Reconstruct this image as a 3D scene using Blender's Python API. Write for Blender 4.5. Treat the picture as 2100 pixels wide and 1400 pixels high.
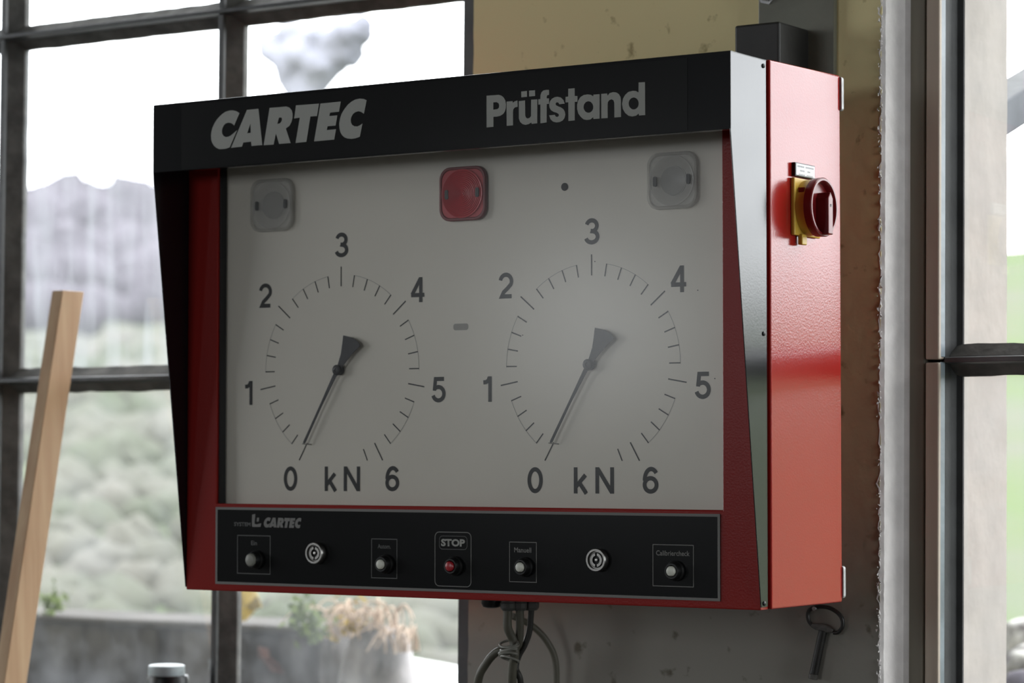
import bpy, bmesh, math, random
from mathutils import Vector, Matrix, noise
from mathutils.geometry import tessellate_polygon
R = math.radians
C = bpy.context.scene.collection
for o in list(bpy.data.objects): bpy.data.objects.remove(o)
random.seed(7)

# ------------------------------------------------------------------ camera
FPX = 5441.075
YAW, PITCH, ROLL = 0.581385, 0.043342, 0.000571
CAM = Vector((1.845106, -3.474274, 0.225766))
cf = Vector((-math.sin(YAW)*math.cos(PITCH), math.cos(YAW)*math.cos(PITCH), math.sin(PITCH)))
_r = Vector((math.cos(YAW), math.sin(YAW), 0)); _u = _r.cross(cf)
cr = _r*math.cos(ROLL)+_u*math.sin(ROLL); cu = -_r*math.sin(ROLL)+_u*math.cos(ROLL)
cd = bpy.data.cameras.new('camera'); cam = bpy.data.objects.new('camera', cd); C.objects.link(cam)
cam.matrix_world = Matrix(((cr.x, cu.x, -cf.x, CAM.x), (cr.y, cu.y, -cf.y, CAM.y), (cr.z, cu.z, -cf.z, CAM.z), (0, 0, 0, 1)))
cd.sensor_width = 36; cd.lens = FPX*36/2100; cd.clip_start = 0.05; cd.clip_end = 500
cd.dof.use_dof = True; cd.dof.focus_distance = 4.06; cd.dof.aperture_fstop = 3.8; cd.dof.aperture_blades = 8
bpy.context.scene.camera = cam

def ray(px, py): return cr*((px-1050)/FPX) - cu*((py-700)/FPX) + cf
def aty(px, py, Y):
    d = ray(px, py); return CAM + d*((Y-CAM.y)/d.y)
def atx(px, py, X):
    d = ray(px, py); return CAM + d*((X-CAM.x)/d.x)

# ------------------------------------------------------------------ light
sc = bpy.context.scene
w = bpy.data.worlds.new('world'); sc.world = w; w.use_nodes = True
nt = w.node_tree; nt.nodes.clear()
wo = nt.nodes.new('ShaderNodeOutputWorld'); bg = nt.nodes.new('ShaderNodeBackground')
tc = nt.nodes.new('ShaderNodeTexCoord'); sx = nt.nodes.new('ShaderNodeSeparateXYZ'); mr = nt.nodes.new('ShaderNodeMapRange')
rp = nt.nodes.new('ShaderNodeMix'); rp.data_type = 'RGBA'
nt.links.new(tc.outputs['Generated'], sx.inputs[0]); nt.links.new(sx.outputs[2], mr.inputs[0])
mr.inputs[1].default_value = 0.0; mr.inputs[2].default_value = 1.0
nt.links.new(mr.outputs[0], rp.inputs[0])
rp.inputs[6].default_value = (0.93, 0.97, 1.0, 1); rp.inputs[7].default_value = (0.97, 0.99, 1.0, 1)
nt.links.new(rp.outputs[2], bg.inputs[0]); bg.inputs[1].default_value = 8.5
nt.links.new(bg.outputs[0], wo.inputs[0])
sc.view_settings.view_transform = 'Standard'; sc.view_settings.look = 'None'
sc.view_settings.gamma = 1; sc.view_settings.use_curve_mapping = False
sc.view_settings.exposure = 0.0
sc.cycles.max_bounces = 8; sc.cycles.diffuse_bounces = 4; sc.cycles.transparent_max_bounces = 12
sc.cycles.sample_clamp_indirect = 6.0

def portal_side(y0, y1, z0, z1, x, into):
    l = bpy.data.lights.new('window_light', 'AREA'); l.shape = 'RECTANGLE'; l.size = z1-z0; l.size_y = y1-y0
    l.cycles.is_portal = True
    o = bpy.data.objects.new('window_light', l); C.objects.link(o); o.location = (x, (y0+y1)/2, (z0+z1)/2)
    o.rotation_euler = (0, R(-90 if into > 0 else 90), 0)
def portal(x0, x1, z0, z1, y, into):            # marks a window opening for the sky light
    l = bpy.data.lights.new('window_light', 'AREA'); l.shape = 'RECTANGLE'; l.size = x1-x0; l.size_y = z1-z0
    l.cycles.is_portal = True
    o = bpy.data.objects.new('window_light', l); C.objects.link(o); o.location = ((x0+x1)/2, y, (z0+z1)/2)
    o.rotation_euler = (R(-90) if into < 0 else R(90), 0, 0)
    return o

# ------------------------------------------------------------------ materials
def mat(name, col, rough=.6, metal=0., spec=.5, var=.0, vscale=8., bump=0., bscale=200., col2=None, stretch=(1, 1, 1), coat=0., coat_rough=.1, detail=6., emit=None, ramp=(.35, .65)):
    m = bpy.data.materials.new(name); m.use_nodes = True; t = m.node_tree; b = t.nodes['Principled BSDF']
    b.inputs['Base Color'].default_value = (*col, 1); b.inputs['Roughness'].default_value = rough
    b.inputs['Metallic'].default_value = metal; b.inputs['Specular IOR Level'].default_value = spec
    b.inputs['Coat Weight'].default_value = coat; b.inputs['Coat Roughness'].default_value = coat_rough
    tcn = t.nodes.new('ShaderNodeTexCoord'); mp = t.nodes.new('ShaderNodeMapping'); mp.inputs['Scale'].default_value = stretch
    t.links.new(tcn.outputs['Object'], mp.inputs[0])
    if var > 0 or col2:
        n = t.nodes.new('ShaderNodeTexNoise'); n.inputs['Scale'].default_value = vscale; n.inputs['Detail'].default_value = detail
        t.links.new(mp.outputs[0], n.inputs['Vector'])
        r = t.nodes.new('ShaderNodeValToRGB'); t.links.new(n.outputs[0], r.inputs[0])
        c2 = col2 or tuple(c*(1-var) for c in col)
        r.color_ramp.elements[0].position = ramp[0]; r.color_ramp.elements[1].position = ramp[1]
        r.color_ramp.elements[0].color = (*c2, 1); r.color_ramp.elements[1].color = (*col, 1)
        t.links.new(r.outputs[0], b.inputs['Base Color'])
    if bump > 0:
        n2 = t.nodes.new('ShaderNodeTexNoise'); n2.inputs['Scale'].default_value = bscale; n2.inputs['Detail'].default_value = 3
        t.links.new(mp.outputs[0], n2.inputs['Vector'])
        bp = t.nodes.new('ShaderNodeBump'); bp.inputs['Strength'].default_value = bump; bp.inputs['Distance'].default_value = .002
        t.links.new(n2.outputs[0], bp.inputs['Height']); t.links.new(bp.outputs[0], b.inputs['Normal'])
    return m

M = {}
M['red'] = mat('red_powder_coat', (.30, .015, .011), .16, spec=.48, var=.05, vscale=3, bump=.07, bscale=320)
M['red_front'] = mat('red_front_paint', (.24, .014, .011), .22, spec=.3, bump=.12, bscale=320)
M['black'] = mat('black_sheet_paint', (.006, .006, .007), .16, spec=.5, bump=.02, bscale=350, var=.15, vscale=20)
M['sticker'] = mat('black_sticker', (.004, .004, .0042), .2, spec=.35)
M['grey_print'] = mat('grey_print', (.30, .30, .275), .55, spec=.3)
M['grey_line'] = mat('grey_line_print', (.16, .155, .145), .5, spec=.3)
M['dim_print'] = mat('dim_line_print', (.075, .075, .072), .5, spec=.3)
M['panel'] = mat('white_enamel_panel', (.70, .66, .575), .30, spec=.6, var=.04, vscale=5, bump=.02, bscale=300)
M['dial_ink'] = mat('dial_ink', (.035, .036, .036), .6, spec=.2)
M['arc_ink'] = mat('dial_arc_ink', (.30, .30, .28), .6, spec=.2)
M['ctrl'] = mat('black_control_foil', (.0045, .0048, .005), .2, spec=.35)
M['rubber'] = mat('black_rubber', (.008, .008, .008), .6, spec=.3)
M['needle'] = mat('needle_paint', (.02, .02, .022), .5, spec=.4)
M['plastic_blk'] = mat('black_plastic', (.006, .006, .006), .4, spec=.4)
M['cap_white'] = mat('ivory_cap', (.62, .62, .54), .35, spec=.5)
M['cap_dull'] = mat('dull_cap', (.22, .22, .19), .4, spec=.4)
M['cap_red'] = mat('red_cap', (.35, .012, .02), .3, spec=.5)
M['chrome'] = mat('worn_chrome', (.42, .41, .39), .32, metal=1., bump=.1, bscale=600)
M['yellow'] = mat('yellow_plastic', (.62, .40, .055), .38, spec=.5)
M['maroon'] = mat('maroon_plastic', (.14, .006, .008), .28, spec=.5)
M['label'] = mat('white_label', (.75, .75, .78), .4, spec=.5)
M['label_ink'] = mat('label_ink', (.35, .35, .36), .5)
M['zinc'] = mat('zinc_plate', (.40, .40, .40), .5, metal=.6, var=.25, vscale=60, bump=.3, bscale=150)
M['steel_dark'] = mat('dark_raw_steel', (.015, .0145, .013), .5, spec=.4, var=.45, vscale=18, bump=.15, bscale=120)
M['steel_green'] = mat('green_grey_primer_steel', (.14, .14, .105), .45, spec=.45, var=.35, vscale=9, bump=.2, bscale=100)
M['key'] = mat('blackened_iron', (.014, .013, .011), .45, metal=.0, var=.5, vscale=60, bump=.2, bscale=300)
M['key_worn'] = mat('worn_iron', (.10, .095, .085), .5, metal=.2, var=.4, vscale=120, bump=.5, bscale=250)
M['frame'] = mat('dark_window_paint', (.055, .058, .060), .42, spec=.45, var=.5, vscale=12, bump=.35, bscale=70)
M['frame_dark'] = mat('dull_dark_window_paint', (.035, .036, .036), .6, spec=.3, var=.5, vscale=12, bump=.35, bscale=70)
M['putty'] = mat('window_putty', (.095, .092, .085), .6, spec=.3, var=.45, vscale=26, bump=.6, bscale=60)
M['frame_blue'] = mat('blue_grey_window_paint', (.22, .26, .29), .28, spec=.65, var=.35, vscale=14, bump=.2, bscale=90)
M['plaster_white'] = mat('white_plaster', (.66, .63, .615), .7, spec=.3, var=.15, vscale=22, bump=.5, bscale=60)
M['wood_frame'] = mat('painted_window_timber', (.50, .42, .34), .55, spec=.35, var=.3, vscale=14, stretch=(1, 1, .08), bump=.2, bscale=60)
M['wood_frame2'] = mat('beige_window_timber', (.22, .20, .155), .55, spec=.35, var=.25, vscale=10, stretch=(1, 1, .1), bump=.2, bscale=50)
M['reveal_out'] = mat('cream_outer_render', (.30, .27, .245), .8, spec=.2, var=.16, vscale=12, bump=.5, bscale=40)
M['batten'] = mat('pine_batten', (.54, .37, .215), .6, spec=.3, col2=(.42, .255, .135), vscale=9, stretch=(3, 3, .25), bump=.15, bscale=60)
M['white_lid'] = mat('white_lid', (.40, .46, .48), .4)
M['cable'] = mat('grey_cable_sheath', (.105, .10, .075), .5, spec=.4, var=.15, vscale=20)
M['cable_dark'] = mat('dark_cable_sheath', (.03, .03, .026), .5, spec=.4)
M['gland'] = mat('grey_gland_plastic', (.075, .075, .07), .5, spec=.4)
M['floor'] = mat('workshop_floor', (.08, .077, .07), .6, var=.3, vscale=2)
M['room'] = mat('workshop_wall_paint', (.10, .097, .088), .8, var=.1, vscale=2)
M['concrete'] = mat('mossy_concrete', (.115, .108, .106), .9, spec=.1, col2=(.022, .020, .016), vscale=6, stretch=(1.6, 1.6, .35), bump=.6, bscale=20, ramp=(.38, .58))
M['concrete_light'] = mat('pale_concrete', (.36, .345, .355), .9, spec=.1, col2=(.03, .028, .024), vscale=6, stretch=(1.2, 1.2, .5), bump=.6, bscale=20, ramp=(.36, .6))
M['coping'] = mat('pale_coping', (.075, .07, .066), .9, spec=.1, var=.3, vscale=6)
M['bark'] = mat('pale_bark', (.20, .205, .245), .9, spec=.1, var=.25, vscale=3)
M['wood_grey'] = mat('weathered_grey_timber', (.10, .105, .12), .8, spec=.2, var=.3, vscale=12, stretch=(1, 1, 1))
M['rock'] = mat('pale_rock', (.30, .30, .29), .9, spec=.1, col2=(.035, .03, .03), vscale=9, ramp=(.38, .55), bump=.8, bscale=12)
M['slate'] = mat('dark_slate', (.045, .04, .055), .8, spec=.2, var=.3, vscale=5)
M['white_slab'] = mat('white_painted_concrete', (.62, .64, .64), .8, spec=.2, var=.06, vscale=3)
M['dry'] = mat('dry_grass', (.46, .36, .29), .9, spec=.1, var=.3, vscale=9)
M['leaf_green'] = mat('green_leaf', (.11, .15, .045), .7, spec=.2, var=.3, vscale=9)
M['leaf_yellow'] = mat('yellow_leaf', (.36, .25, .04), .7, spec=.2, var=.35, vscale=30)
M['leaf_brown'] = mat('brown_leaf', (.045, .016, .010), .7, spec=.2)
M['woodland'] = mat('bare_woodland', (.105, .098, .113), .95, spec=0., var=.45, vscale=.35)

def grime(m, z0, z1, col):
    """permanent dark algae at the foot of a surface, z0 (full) .. z1 (none)"""
    t = m.node_tree; b = t.nodes['Principled BSDF']; src = b.inputs['Base Color'].links[0].from_socket
    tcn = t.nodes.new('ShaderNodeTexCoord'); sp = t.nodes.new('ShaderNodeSeparateXYZ'); t.links.new(tcn.outputs['Object'], sp.inputs[0])
    n = t.nodes.new('ShaderNodeTexNoise'); n.inputs['Scale'].default_value = 4; n.inputs['Detail'].default_value = 6; t.links.new(tcn.outputs['Object'], n.inputs['Vector'])
    ad = t.nodes.new('ShaderNodeMath'); ad.operation = 'MULTIPLY_ADD'; t.links.new(n.outputs[0], ad.inputs[0]); ad.inputs[1].default_value = .22; t.links.new(sp.outputs[2], ad.inputs[2])
    r = t.nodes.new('ShaderNodeMapRange'); r.inputs[1].default_value = z0+.11; r.inputs[2].default_value = z1+.11; t.links.new(ad.outputs[0], r.inputs[0])
    mx = t.nodes.new('ShaderNodeMix'); mx.data_type = 'RGBA'; mx.inputs[6].default_value = (*col, 1)
    t.links.new(r.outputs[0], mx.inputs[0]); t.links.new(src, mx.inputs[7]); t.links.new(mx.outputs[2], b.inputs['Base Color'])
grime(M['concrete'], -.40, -.20, (.014, .012, .008)); grime(M['concrete_light'], -.5, -.3, (.03, .027, .02))
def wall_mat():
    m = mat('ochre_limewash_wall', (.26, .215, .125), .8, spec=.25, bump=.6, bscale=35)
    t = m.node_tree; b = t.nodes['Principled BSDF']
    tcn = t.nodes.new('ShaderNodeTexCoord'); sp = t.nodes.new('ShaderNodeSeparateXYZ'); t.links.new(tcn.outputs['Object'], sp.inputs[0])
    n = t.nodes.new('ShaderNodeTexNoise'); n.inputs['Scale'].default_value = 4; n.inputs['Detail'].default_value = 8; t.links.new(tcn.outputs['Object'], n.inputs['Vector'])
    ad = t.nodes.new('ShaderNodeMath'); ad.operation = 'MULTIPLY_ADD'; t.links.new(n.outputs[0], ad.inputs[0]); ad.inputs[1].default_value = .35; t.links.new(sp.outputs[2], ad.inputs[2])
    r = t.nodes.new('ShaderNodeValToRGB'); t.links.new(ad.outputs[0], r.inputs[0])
    e = r.color_ramp.elements; e[0].position = .12; e[0].color = (.26, .25, .22, 1); e[1].position = .75; e[1].color = (.68, .60, .33, 1)  # grey paint below, ochre above, top brightened to paint in the stronger light
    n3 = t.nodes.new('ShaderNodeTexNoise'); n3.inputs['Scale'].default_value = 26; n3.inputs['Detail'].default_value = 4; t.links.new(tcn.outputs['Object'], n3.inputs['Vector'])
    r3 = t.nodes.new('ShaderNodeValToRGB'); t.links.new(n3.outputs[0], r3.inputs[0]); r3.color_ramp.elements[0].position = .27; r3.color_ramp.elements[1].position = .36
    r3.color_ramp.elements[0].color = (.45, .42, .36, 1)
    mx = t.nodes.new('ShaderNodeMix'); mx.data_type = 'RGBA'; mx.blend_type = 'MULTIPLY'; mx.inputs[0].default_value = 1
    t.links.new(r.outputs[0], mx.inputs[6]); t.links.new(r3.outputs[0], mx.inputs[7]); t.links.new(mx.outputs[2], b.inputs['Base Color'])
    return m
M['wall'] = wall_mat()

def schlick(t, f0=.04):
    lw = t.nodes.new('ShaderNodeLayerWeight'); lw.inputs[0].default_value = .5
    pw = t.nodes.new('ShaderNodeMath'); pw.operation = 'POWER'; t.links.new(lw.outputs['Facing'], pw.inputs[0]); pw.inputs[1].default_value = 5
    ma = t.nodes.new('ShaderNodeMath'); ma.operation = 'MULTIPLY_ADD'; t.links.new(pw.outputs[0], ma.inputs[0]); ma.inputs[1].default_value = 1-f0; ma.inputs[2].default_value = f0
    return ma
def glass_mat(name, dirt, streak, tint=(1, 1, 1)):
    m = bpy.data.materials.new(name); m.use_nodes = True; t = m.node_tree; t.nodes.clear()
    out = t.nodes.new('ShaderNodeOutputMaterial'); tr = t.nodes.new('ShaderNodeBsdfTransparent'); gl = t.nodes.new('ShaderNodeBsdfGlossy'); gl.inputs['Roughness'].default_value = .02
    tr.inputs[0].default_value = (*tint, 1)
    fr = schlick(t)
    mx = t.nodes.new('ShaderNodeMixShader'); t.links.new(fr.outputs[0], mx.inputs[0]); t.links.new(tr.outputs[0], mx.inputs[1]); t.links.new(gl.outputs[0], mx.inputs[2])
    tl = t.nodes.new('ShaderNodeBsdfTranslucent'); tl.inputs[0].default_value = (.30, .31, .33, 1)
    tcn = t.nodes.new('ShaderNodeTexCoord'); mp = t.nodes.new('ShaderNodeMapping'); mp.inputs['Scale'].default_value = streak; t.links.new(tcn.outputs['Object'], mp.inputs[0])
    n = t.nodes.new('ShaderNodeTexNoise'); n.inputs['Scale'].default_value = 9; n.inputs['Detail'].default_value = 6; t.links.new(mp.outputs[0], n.inputs['Vector'])
    r = t.nodes.new('ShaderNodeMapRange'); r.inputs[1].default_value = .4; r.inputs[2].default_value = .72; r.inputs[3].default_value = dirt*.25; r.inputs[4].default_value = dirt
    t.links.new(n.outputs[0], r.inputs[0])
    m2 = t.nodes.new('ShaderNodeMixShader'); t.links.new(r.outputs[0], m2.inputs[0]); t.links.new(mx.outputs[0], m2.inputs[1]); t.links.new(tl.outputs[0], m2.inputs[2])
    t.links.new(m2.outputs[0], out.inputs[0]); return m
M['glass'] = glass_mat('window_glass', .10, (1, 1, 1))
M['glass_streaky'] = glass_mat('streaky_window_glass', .30, (3, 3, .35))

def cover_mat():
    m = bpy.data.materials.new('hazy_acrylic_cover'); m.use_nodes = True; t = m.node_tree; t.nodes.clear()
    out = t.nodes.new('ShaderNodeOutputMaterial'); tr = t.nodes.new('ShaderNodeBsdfTransparent'); gl = t.nodes.new('ShaderNodeBsdfGlossy'); gl.inputs['Roughness'].default_value = .17
    fr = schlick(t, .035); mx = t.nodes.new('ShaderNodeMixShader')
    t.links.new(fr.outputs[0], mx.inputs[0]); t.links.new(tr.outputs[0], mx.inputs[1]); t.links.new(gl.outputs[0], mx.inputs[2]); t.links.new(mx.outputs[0], out.inputs[0]); return m
M['cover'] = cover_mat()
def clear_mat(name, col, fac, rough=.15):
    m = bpy.data.materials.new(name); m.use_nodes = True; t = m.node_tree; b = t.nodes['Principled BSDF']; out = t.nodes['Material Output']
    b.inputs['Base Color'].default_value = (*col, 1); b.inputs['Roughness'].default_value = rough; b.inputs['Specular IOR Level'].default_value = .6
    tr = t.nodes.new('ShaderNodeBsdfTransparent'); mx = t.nodes.new('ShaderNodeMixShader'); mx.inputs[0].default_value = fac
    t.links.new(tr.outputs[0], mx.inputs[1]); t.links.new(b.outputs[0], mx.inputs[2]); t.links.new(mx.outputs[0], out.inputs[0]); return m
M['lens_clear'] = clear_mat('clear_lens_plastic', (.62, .61, .57), .3, .3)
M['lens_rim'] = clear_mat('clear_lens_rim', (.46, .45, .41), .32, .35)
M['lens_core'] = clear_mat('lens_reflector', (.26, .26, .27), .75, .3)
M['lens_core_dark'] = clear_mat('dark_lens_reflector', (.07, .07, .065), .8, .3)
M['lens_red'] = clear_mat('red_lens_plastic', (.48, .018, .03), .95, .42)
M['lens_red_rim'] = clear_mat('red_lens_rim', (.16, .006, .01), .98, .45)
M['lens_red_core'] = clear_mat('red_lens_reflector', (.12, .012, .018), .9, .3)
M['slot'] = mat('lamp_contact', (.03, .032, .03), .5)
M['smudge'] = mat('grey_smudge', (.30, .29, .26), .7)

# ------------------------------------------------------------------ helpers
def obj(name, bm, m, parent=None, smooth=False, bevel=0., kind=None, segs=2):
    me = bpy.data.meshes.new(name); bmesh.ops.recalc_face_normals(bm, faces=bm.faces[:]); bm.to_mesh(me); bm.free()
    o = bpy.data.objects.new(name, me); C.objects.link(o); me.materials.append(m)
    if smooth:
        for p in me.polygons: p.use_smooth = True
        me.set_sharp_from_angle(angle=R(35))
    if bevel > 0:
        b = o.modifiers.new('bevel', 'BEVEL'); b.width = bevel; b.segments = segs; b.limit_method = 'ANGLE'; b.angle_limit = R(40)
    if parent:
        o.parent = parent; o.matrix_parent_inverse = parent.matrix_world.inverted()
    if kind: o['kind'] = kind
    return o
def thing(name, label, cat, loc=(0, 0, 0), group=None, kind=None):
    o = bpy.data.objects.new(name, None); C.objects.link(o); o.location = loc; o.matrix_world = Matrix.Translation(loc); o.empty_display_size = .05
    if label: o['label'] = label
    if cat: o['category'] = cat
    if group: o['group'] = group
    if kind: o['kind'] = kind
    return o
def tag(o, label, cat, group=None):
    o['label'] = label; o['category'] = cat
    if group: o['group'] = group
    return o
def box(bm, a, b):
    x0, y0, z0 = a; x1, y1, z1 = b
    v = [bm.verts.new(p) for p in ((x0, y0, z0), (x1, y0, z0), (x1, y1, z0), (x0, y1, z0), (x0, y0, z1), (x1, y0, z1), (x1, y1, z1), (x0, y1, z1))]
    for f in ((0, 3, 2, 1), (4, 5, 6, 7), (0, 1, 5, 4), (1, 2, 6, 5), (2, 3, 7, 6), (3, 0, 4, 7)): bm.faces.new([v[i] for i in f])
    return v
def prism(bm, pts, axis, a, b):
    """extrude 2-D polygon; axis 'y': pts=(x,z); 'x': pts=(y,z); 'z': pts=(x,y)"""
    def P(p, t): return {'y': (p[0], t, p[1]), 'x': (t, p[0], p[1]), 'z': (p[0], p[1], t)}[axis]
    A = [bm.verts.new(P(p, a)) for p in pts]; B = [bm.verts.new(P(p, b)) for p in pts]; n = len(pts)
    bm.faces.new(A); bm.faces.new(B[::-1])
    for i in range(n): bm.faces.new((A[i], B[i], B[(i+1) % n], A[(i+1) % n]))
def hexbox(bm, p):      # 8 arbitrary points in box order
    v = [bm.verts.new(q) for q in p]
    for f in ((0, 3, 2, 1), (4, 5, 6, 7), (0, 1, 5, 4), (1, 2, 6, 5), (2, 3, 7, 6), (3, 0, 4, 7)): bm.faces.new([v[i] for i in f])
def lathe(bm, c, axis, prof, n=32):
    """prof: list of (radius, offset along axis)"""
    ax = Vector(axis).normalized(); u = ax.orthogonal().normalized(); v = ax.cross(u); c = Vector(c); rings = []
    for r, h in prof:
        if r < 1e-6: rings.append([bm.verts.new(c+ax*h)])
        else: rings.append([bm.verts.new(c+ax*h+(u*math.cos(2*math.pi*i/n)+v*math.sin(2*math.pi*i/n))*r) for i in range(n)])
    for A, B in zip(rings, rings[1:]):
        for i in range(n):
            j = (i+1) % n
            q = [A[i % len(A)], A[j % len(A)], B[j % len(B)], B[i % len(B)]]; q2 = []
            for t in q:
                if t not in q2: q2.append(t)
            if len(q2) > 2: bm.faces.new(q2)
_ico = {}
def blob(acc, c, r, amp, fr, sub=2):
    if sub not in _ico:
        b_ = bmesh.new(); bmesh.ops.create_icosphere(b_, subdivisions=sub, radius=1); b_.verts.ensure_lookup_table()
        _ico[sub] = ([v.co.copy() for v in b_.verts], [[v.index for v in f.verts] for f in b_.faces]); b_.free()
    V, F = _ico[sub]; n = len(acc[0])
    for v in V:
        p = v*r; acc[0].append(c+p*(1+amp*noise.noise((c+p)*fr/r)))
    acc[1].extend([[i+n for i in f] for f in F])
def blobs_obj(name, acc, m):
    me = bpy.data.meshes.new(name); me.from_pydata([tuple(v) for v in acc[0]], [], acc[1]); me.materials.append(m)
    for p in me.polygons: p.use_smooth = True
    o = bpy.data.objects.new(name, me); C.objects.link(o); o['kind'] = 'stuff'; return o
def smoothpath(pts, k=6):
    P = [Vector(p) for p in pts]; P = [P[0]*2-P[1]]+P+[P[-1]*2-P[-2]]; out = []
    for i in range(1, len(P)-2):
        for j in range(k):
            t = j/k; a, b, c, d = P[i-1:i+3]
            out.append(.5*((2*b)+(c-a)*t+(2*a-5*b+4*c-d)*t*t+(-a+3*b-3*c+d)*t**3))
    out.append(P[-2]); return out
def tube(bm, pts, rad, n=12, k=6, closed=False):
    P = smoothpath(pts, k) if k > 1 else [Vector(p) for p in pts]
    rads = rad if isinstance(rad, (list, tuple)) else None
    up = Vector((0.13, .21, .97)); rings = []; prev = None
    for i, p in enumerate(P):
        d = (P[min(i+1, len(P)-1)]-P[max(i-1, 0)]).normalized()
        if prev is None: u = d.cross(up).normalized()
        else: u = (prev - d*prev.dot(d)).normalized()
        prev = u; v = d.cross(u)
        if rads:
            t = i/(len(P)-1)*(len(rads)-1); a = int(min(t, len(rads)-2)); rr = rads[a]+(rads[a+1]-rads[a])*(t-a)
        else: rr = rad
        rings.append([bm.verts.new(p+(u*math.cos(2*math.pi*j/n)+v*math.sin(2*math.pi*j/n))*rr) for j in range(n)])
    for A, B in zip(rings, rings[1:]):
        for j in range(n): bm.faces.new((A[j], A[(j+1) % n], B[(j+1) % n], B[j]))
    bm.faces.new(rings[0][::-1]); bm.faces.new(rings[-1])
def rrect(cx, cz, w, h, r, n=6):
    pts = []
    for sx_, sz_, a0 in ((1, 1, 0), (-1, 1, 90), (-1, -1, 180), (1, -1, 270)):
        for i in range(n+1):
            a = R(a0+90*i/n); pts.append((cx+sx_*(w/2-r)+r*math.cos(a), cz+sz_*(h/2-r)+r*math.sin(a)))
    return pts
def ringprism(bm, outer, inner, y0, y1):
    n = len(outer)
    L = [[bm.verts.new((p[0], y, p[1])) for p in ring] for y in (y0, y1) for ring in (outer, inner)]
    for i in range(n):
        j = (i+1) % n
        bm.faces.new((L[0][i], L[0][j], L[1][j], L[1][i])); bm.faces.new((L[2][i], L[3][i], L[3][j], L[2][j]))
        bm.faces.new((L[0][i], L[2][i], L[2][j], L[0][j])); bm.faces.new((L[1][i], L[1][j], L[3][j], L[3][i]))
def flat(bm, outer, holes, y):
    """flat print on a plane y=const; outline in (x,z)"""
    loops = [[Vector((p[0], y, p[1])) for p in outer]]+[[Vector((p[0], y, p[1])) for p in h] for h in holes]
    allv = [v for l in loops for v in l]; bv = [bm.verts.new(v) for v in allv]
    for t in tessellate_polygon(loops):
        try: bm.faces.new([bv[i] for i in t])
        except ValueError: pass
def ribbon(bm, pts, wd, y, closed=False):
    P = [Vector((p[0], p[1])) for p in pts]; n = len(P); A = []; B = []
    for i in range(n):
        if closed: d0 = (P[i]-P[i-1]).normalized(); d1 = (P[(i+1) % n]-P[i]).normalized()
        else:
            d0 = (P[i]-P[i-1]).normalized() if i > 0 else (P[1]-P[0]).normalized()
            d1 = (P[i+1]-P[i]).normalized() if i < n-1 else d0
        t = (d0+d1); t = t.normalized() if t.length > 1e-6 else d1
        nn = Vector((-t.y, t.x)); c = max(.35, nn.dot(Vector((-d1.y, d1.x))))
        o = nn*(wd/2/c); A.append(bm.verts.new((P[i].x+o.x, y, P[i].y+o.y))); B.append(bm.verts.new((P[i].x-o.x, y, P[i].y-o.y)))
    for i in range(n if closed else n-1):
        j = (i+1) % n; bm.faces.new((A[i], A[j], B[j], B[i]))
def arc(cx, cy, rx, ry, a0, a1, n=18):
    return [(cx+rx*math.cos(R(a0+(a1-a0)*i/n)), cy+ry*math.sin(R(a0+(a1-a0)*i/n))) for i in range(n+1)]
def lean(x, z): return x+.0095*(z-.45)     # the old wall leans very slightly

# ================================================================== SETTING
YW = .38          # room face of the window wall
YG = .50          # glazing plane
YO = .70          # outer face
FLOOR = -1.35; CEIL = 3.7
XLW, YBW = -9.8, -13.0      # left and back wall
PL, PR = aty(958, 700, YW).x, aty(1812, 700, YW).x      # pillar edges
XR0 = PR                                                  # right reveal
WZ0, WZ1 = -.33, 1.78
LWX0 = -3.85; RWX1 = 3.0

bm = bmesh.new(); box(bm, (XLW-.2, YBW-.2, FLOOR-.1), (5, .7, FLOOR)); obj('floor', bm, M['floor'], kind='structure')
bm = bmesh.new(); box(bm, (XLW-.2, YBW-.2, CEIL), (5, .7, CEIL+.1)); obj('ceiling', bm, M['room'], kind='structure')
def side_wall(name, x, y0, y1, z0, z1, into, wname, nm, nt):
    """a side wall with one window opening y0..y1, z0..z1"""
    xa, xb = (x, x+.15) if into < 0 else (x-.15, x)
    bm = bmesh.new(); box(bm, (xa, YBW, FLOOR), (xb, YO, z0)); box(bm, (xa, YBW, z1), (xb, YO, CEIL)); box(bm, (xa, YBW, z0), (xb, y0, z1)); box(bm, (xa, y1, z0), (xb, YO, z1))
    obj(name, bm, M['room'], kind='structure')
    xm = (xa+xb)/2; wb = thing(wname, None, None, (xm, y0, z0), kind='structure')
    for i in range(nm+1):
        y = y0+(y1-y0)*i/nm; bm = bmesh.new(); box(bm, (xm-.02, y-.02, z0), (xm+.02, y+.02, z1)); obj('mullion', bm, M['frame'], wb)
    for i in range(nt+1):
        z = z0+(z1-z0)*i/nt; bm = bmesh.new(); box(bm, (xm-.015, y0, z-.02), (xm+.015, y1, z+.02)); obj('transom', bm, M['frame'], wb)
    bm = bmesh.new(); box(bm, (xm-.002, y0, z0), (xm+.002, y1, z1)); obj('pane', bm, M['glass'], wb)
    portal_side(y0, y1, z0, z1, xm, into)
side_wall('wall_right', 4.2, -1.1, .3, -.4, 2.1, -1, 'window_3', 2, 3)
side_wall('wall_left', XLW, -7.0, -.8, .0, 3.4, 1, 'window_4', 5, 3)
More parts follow.
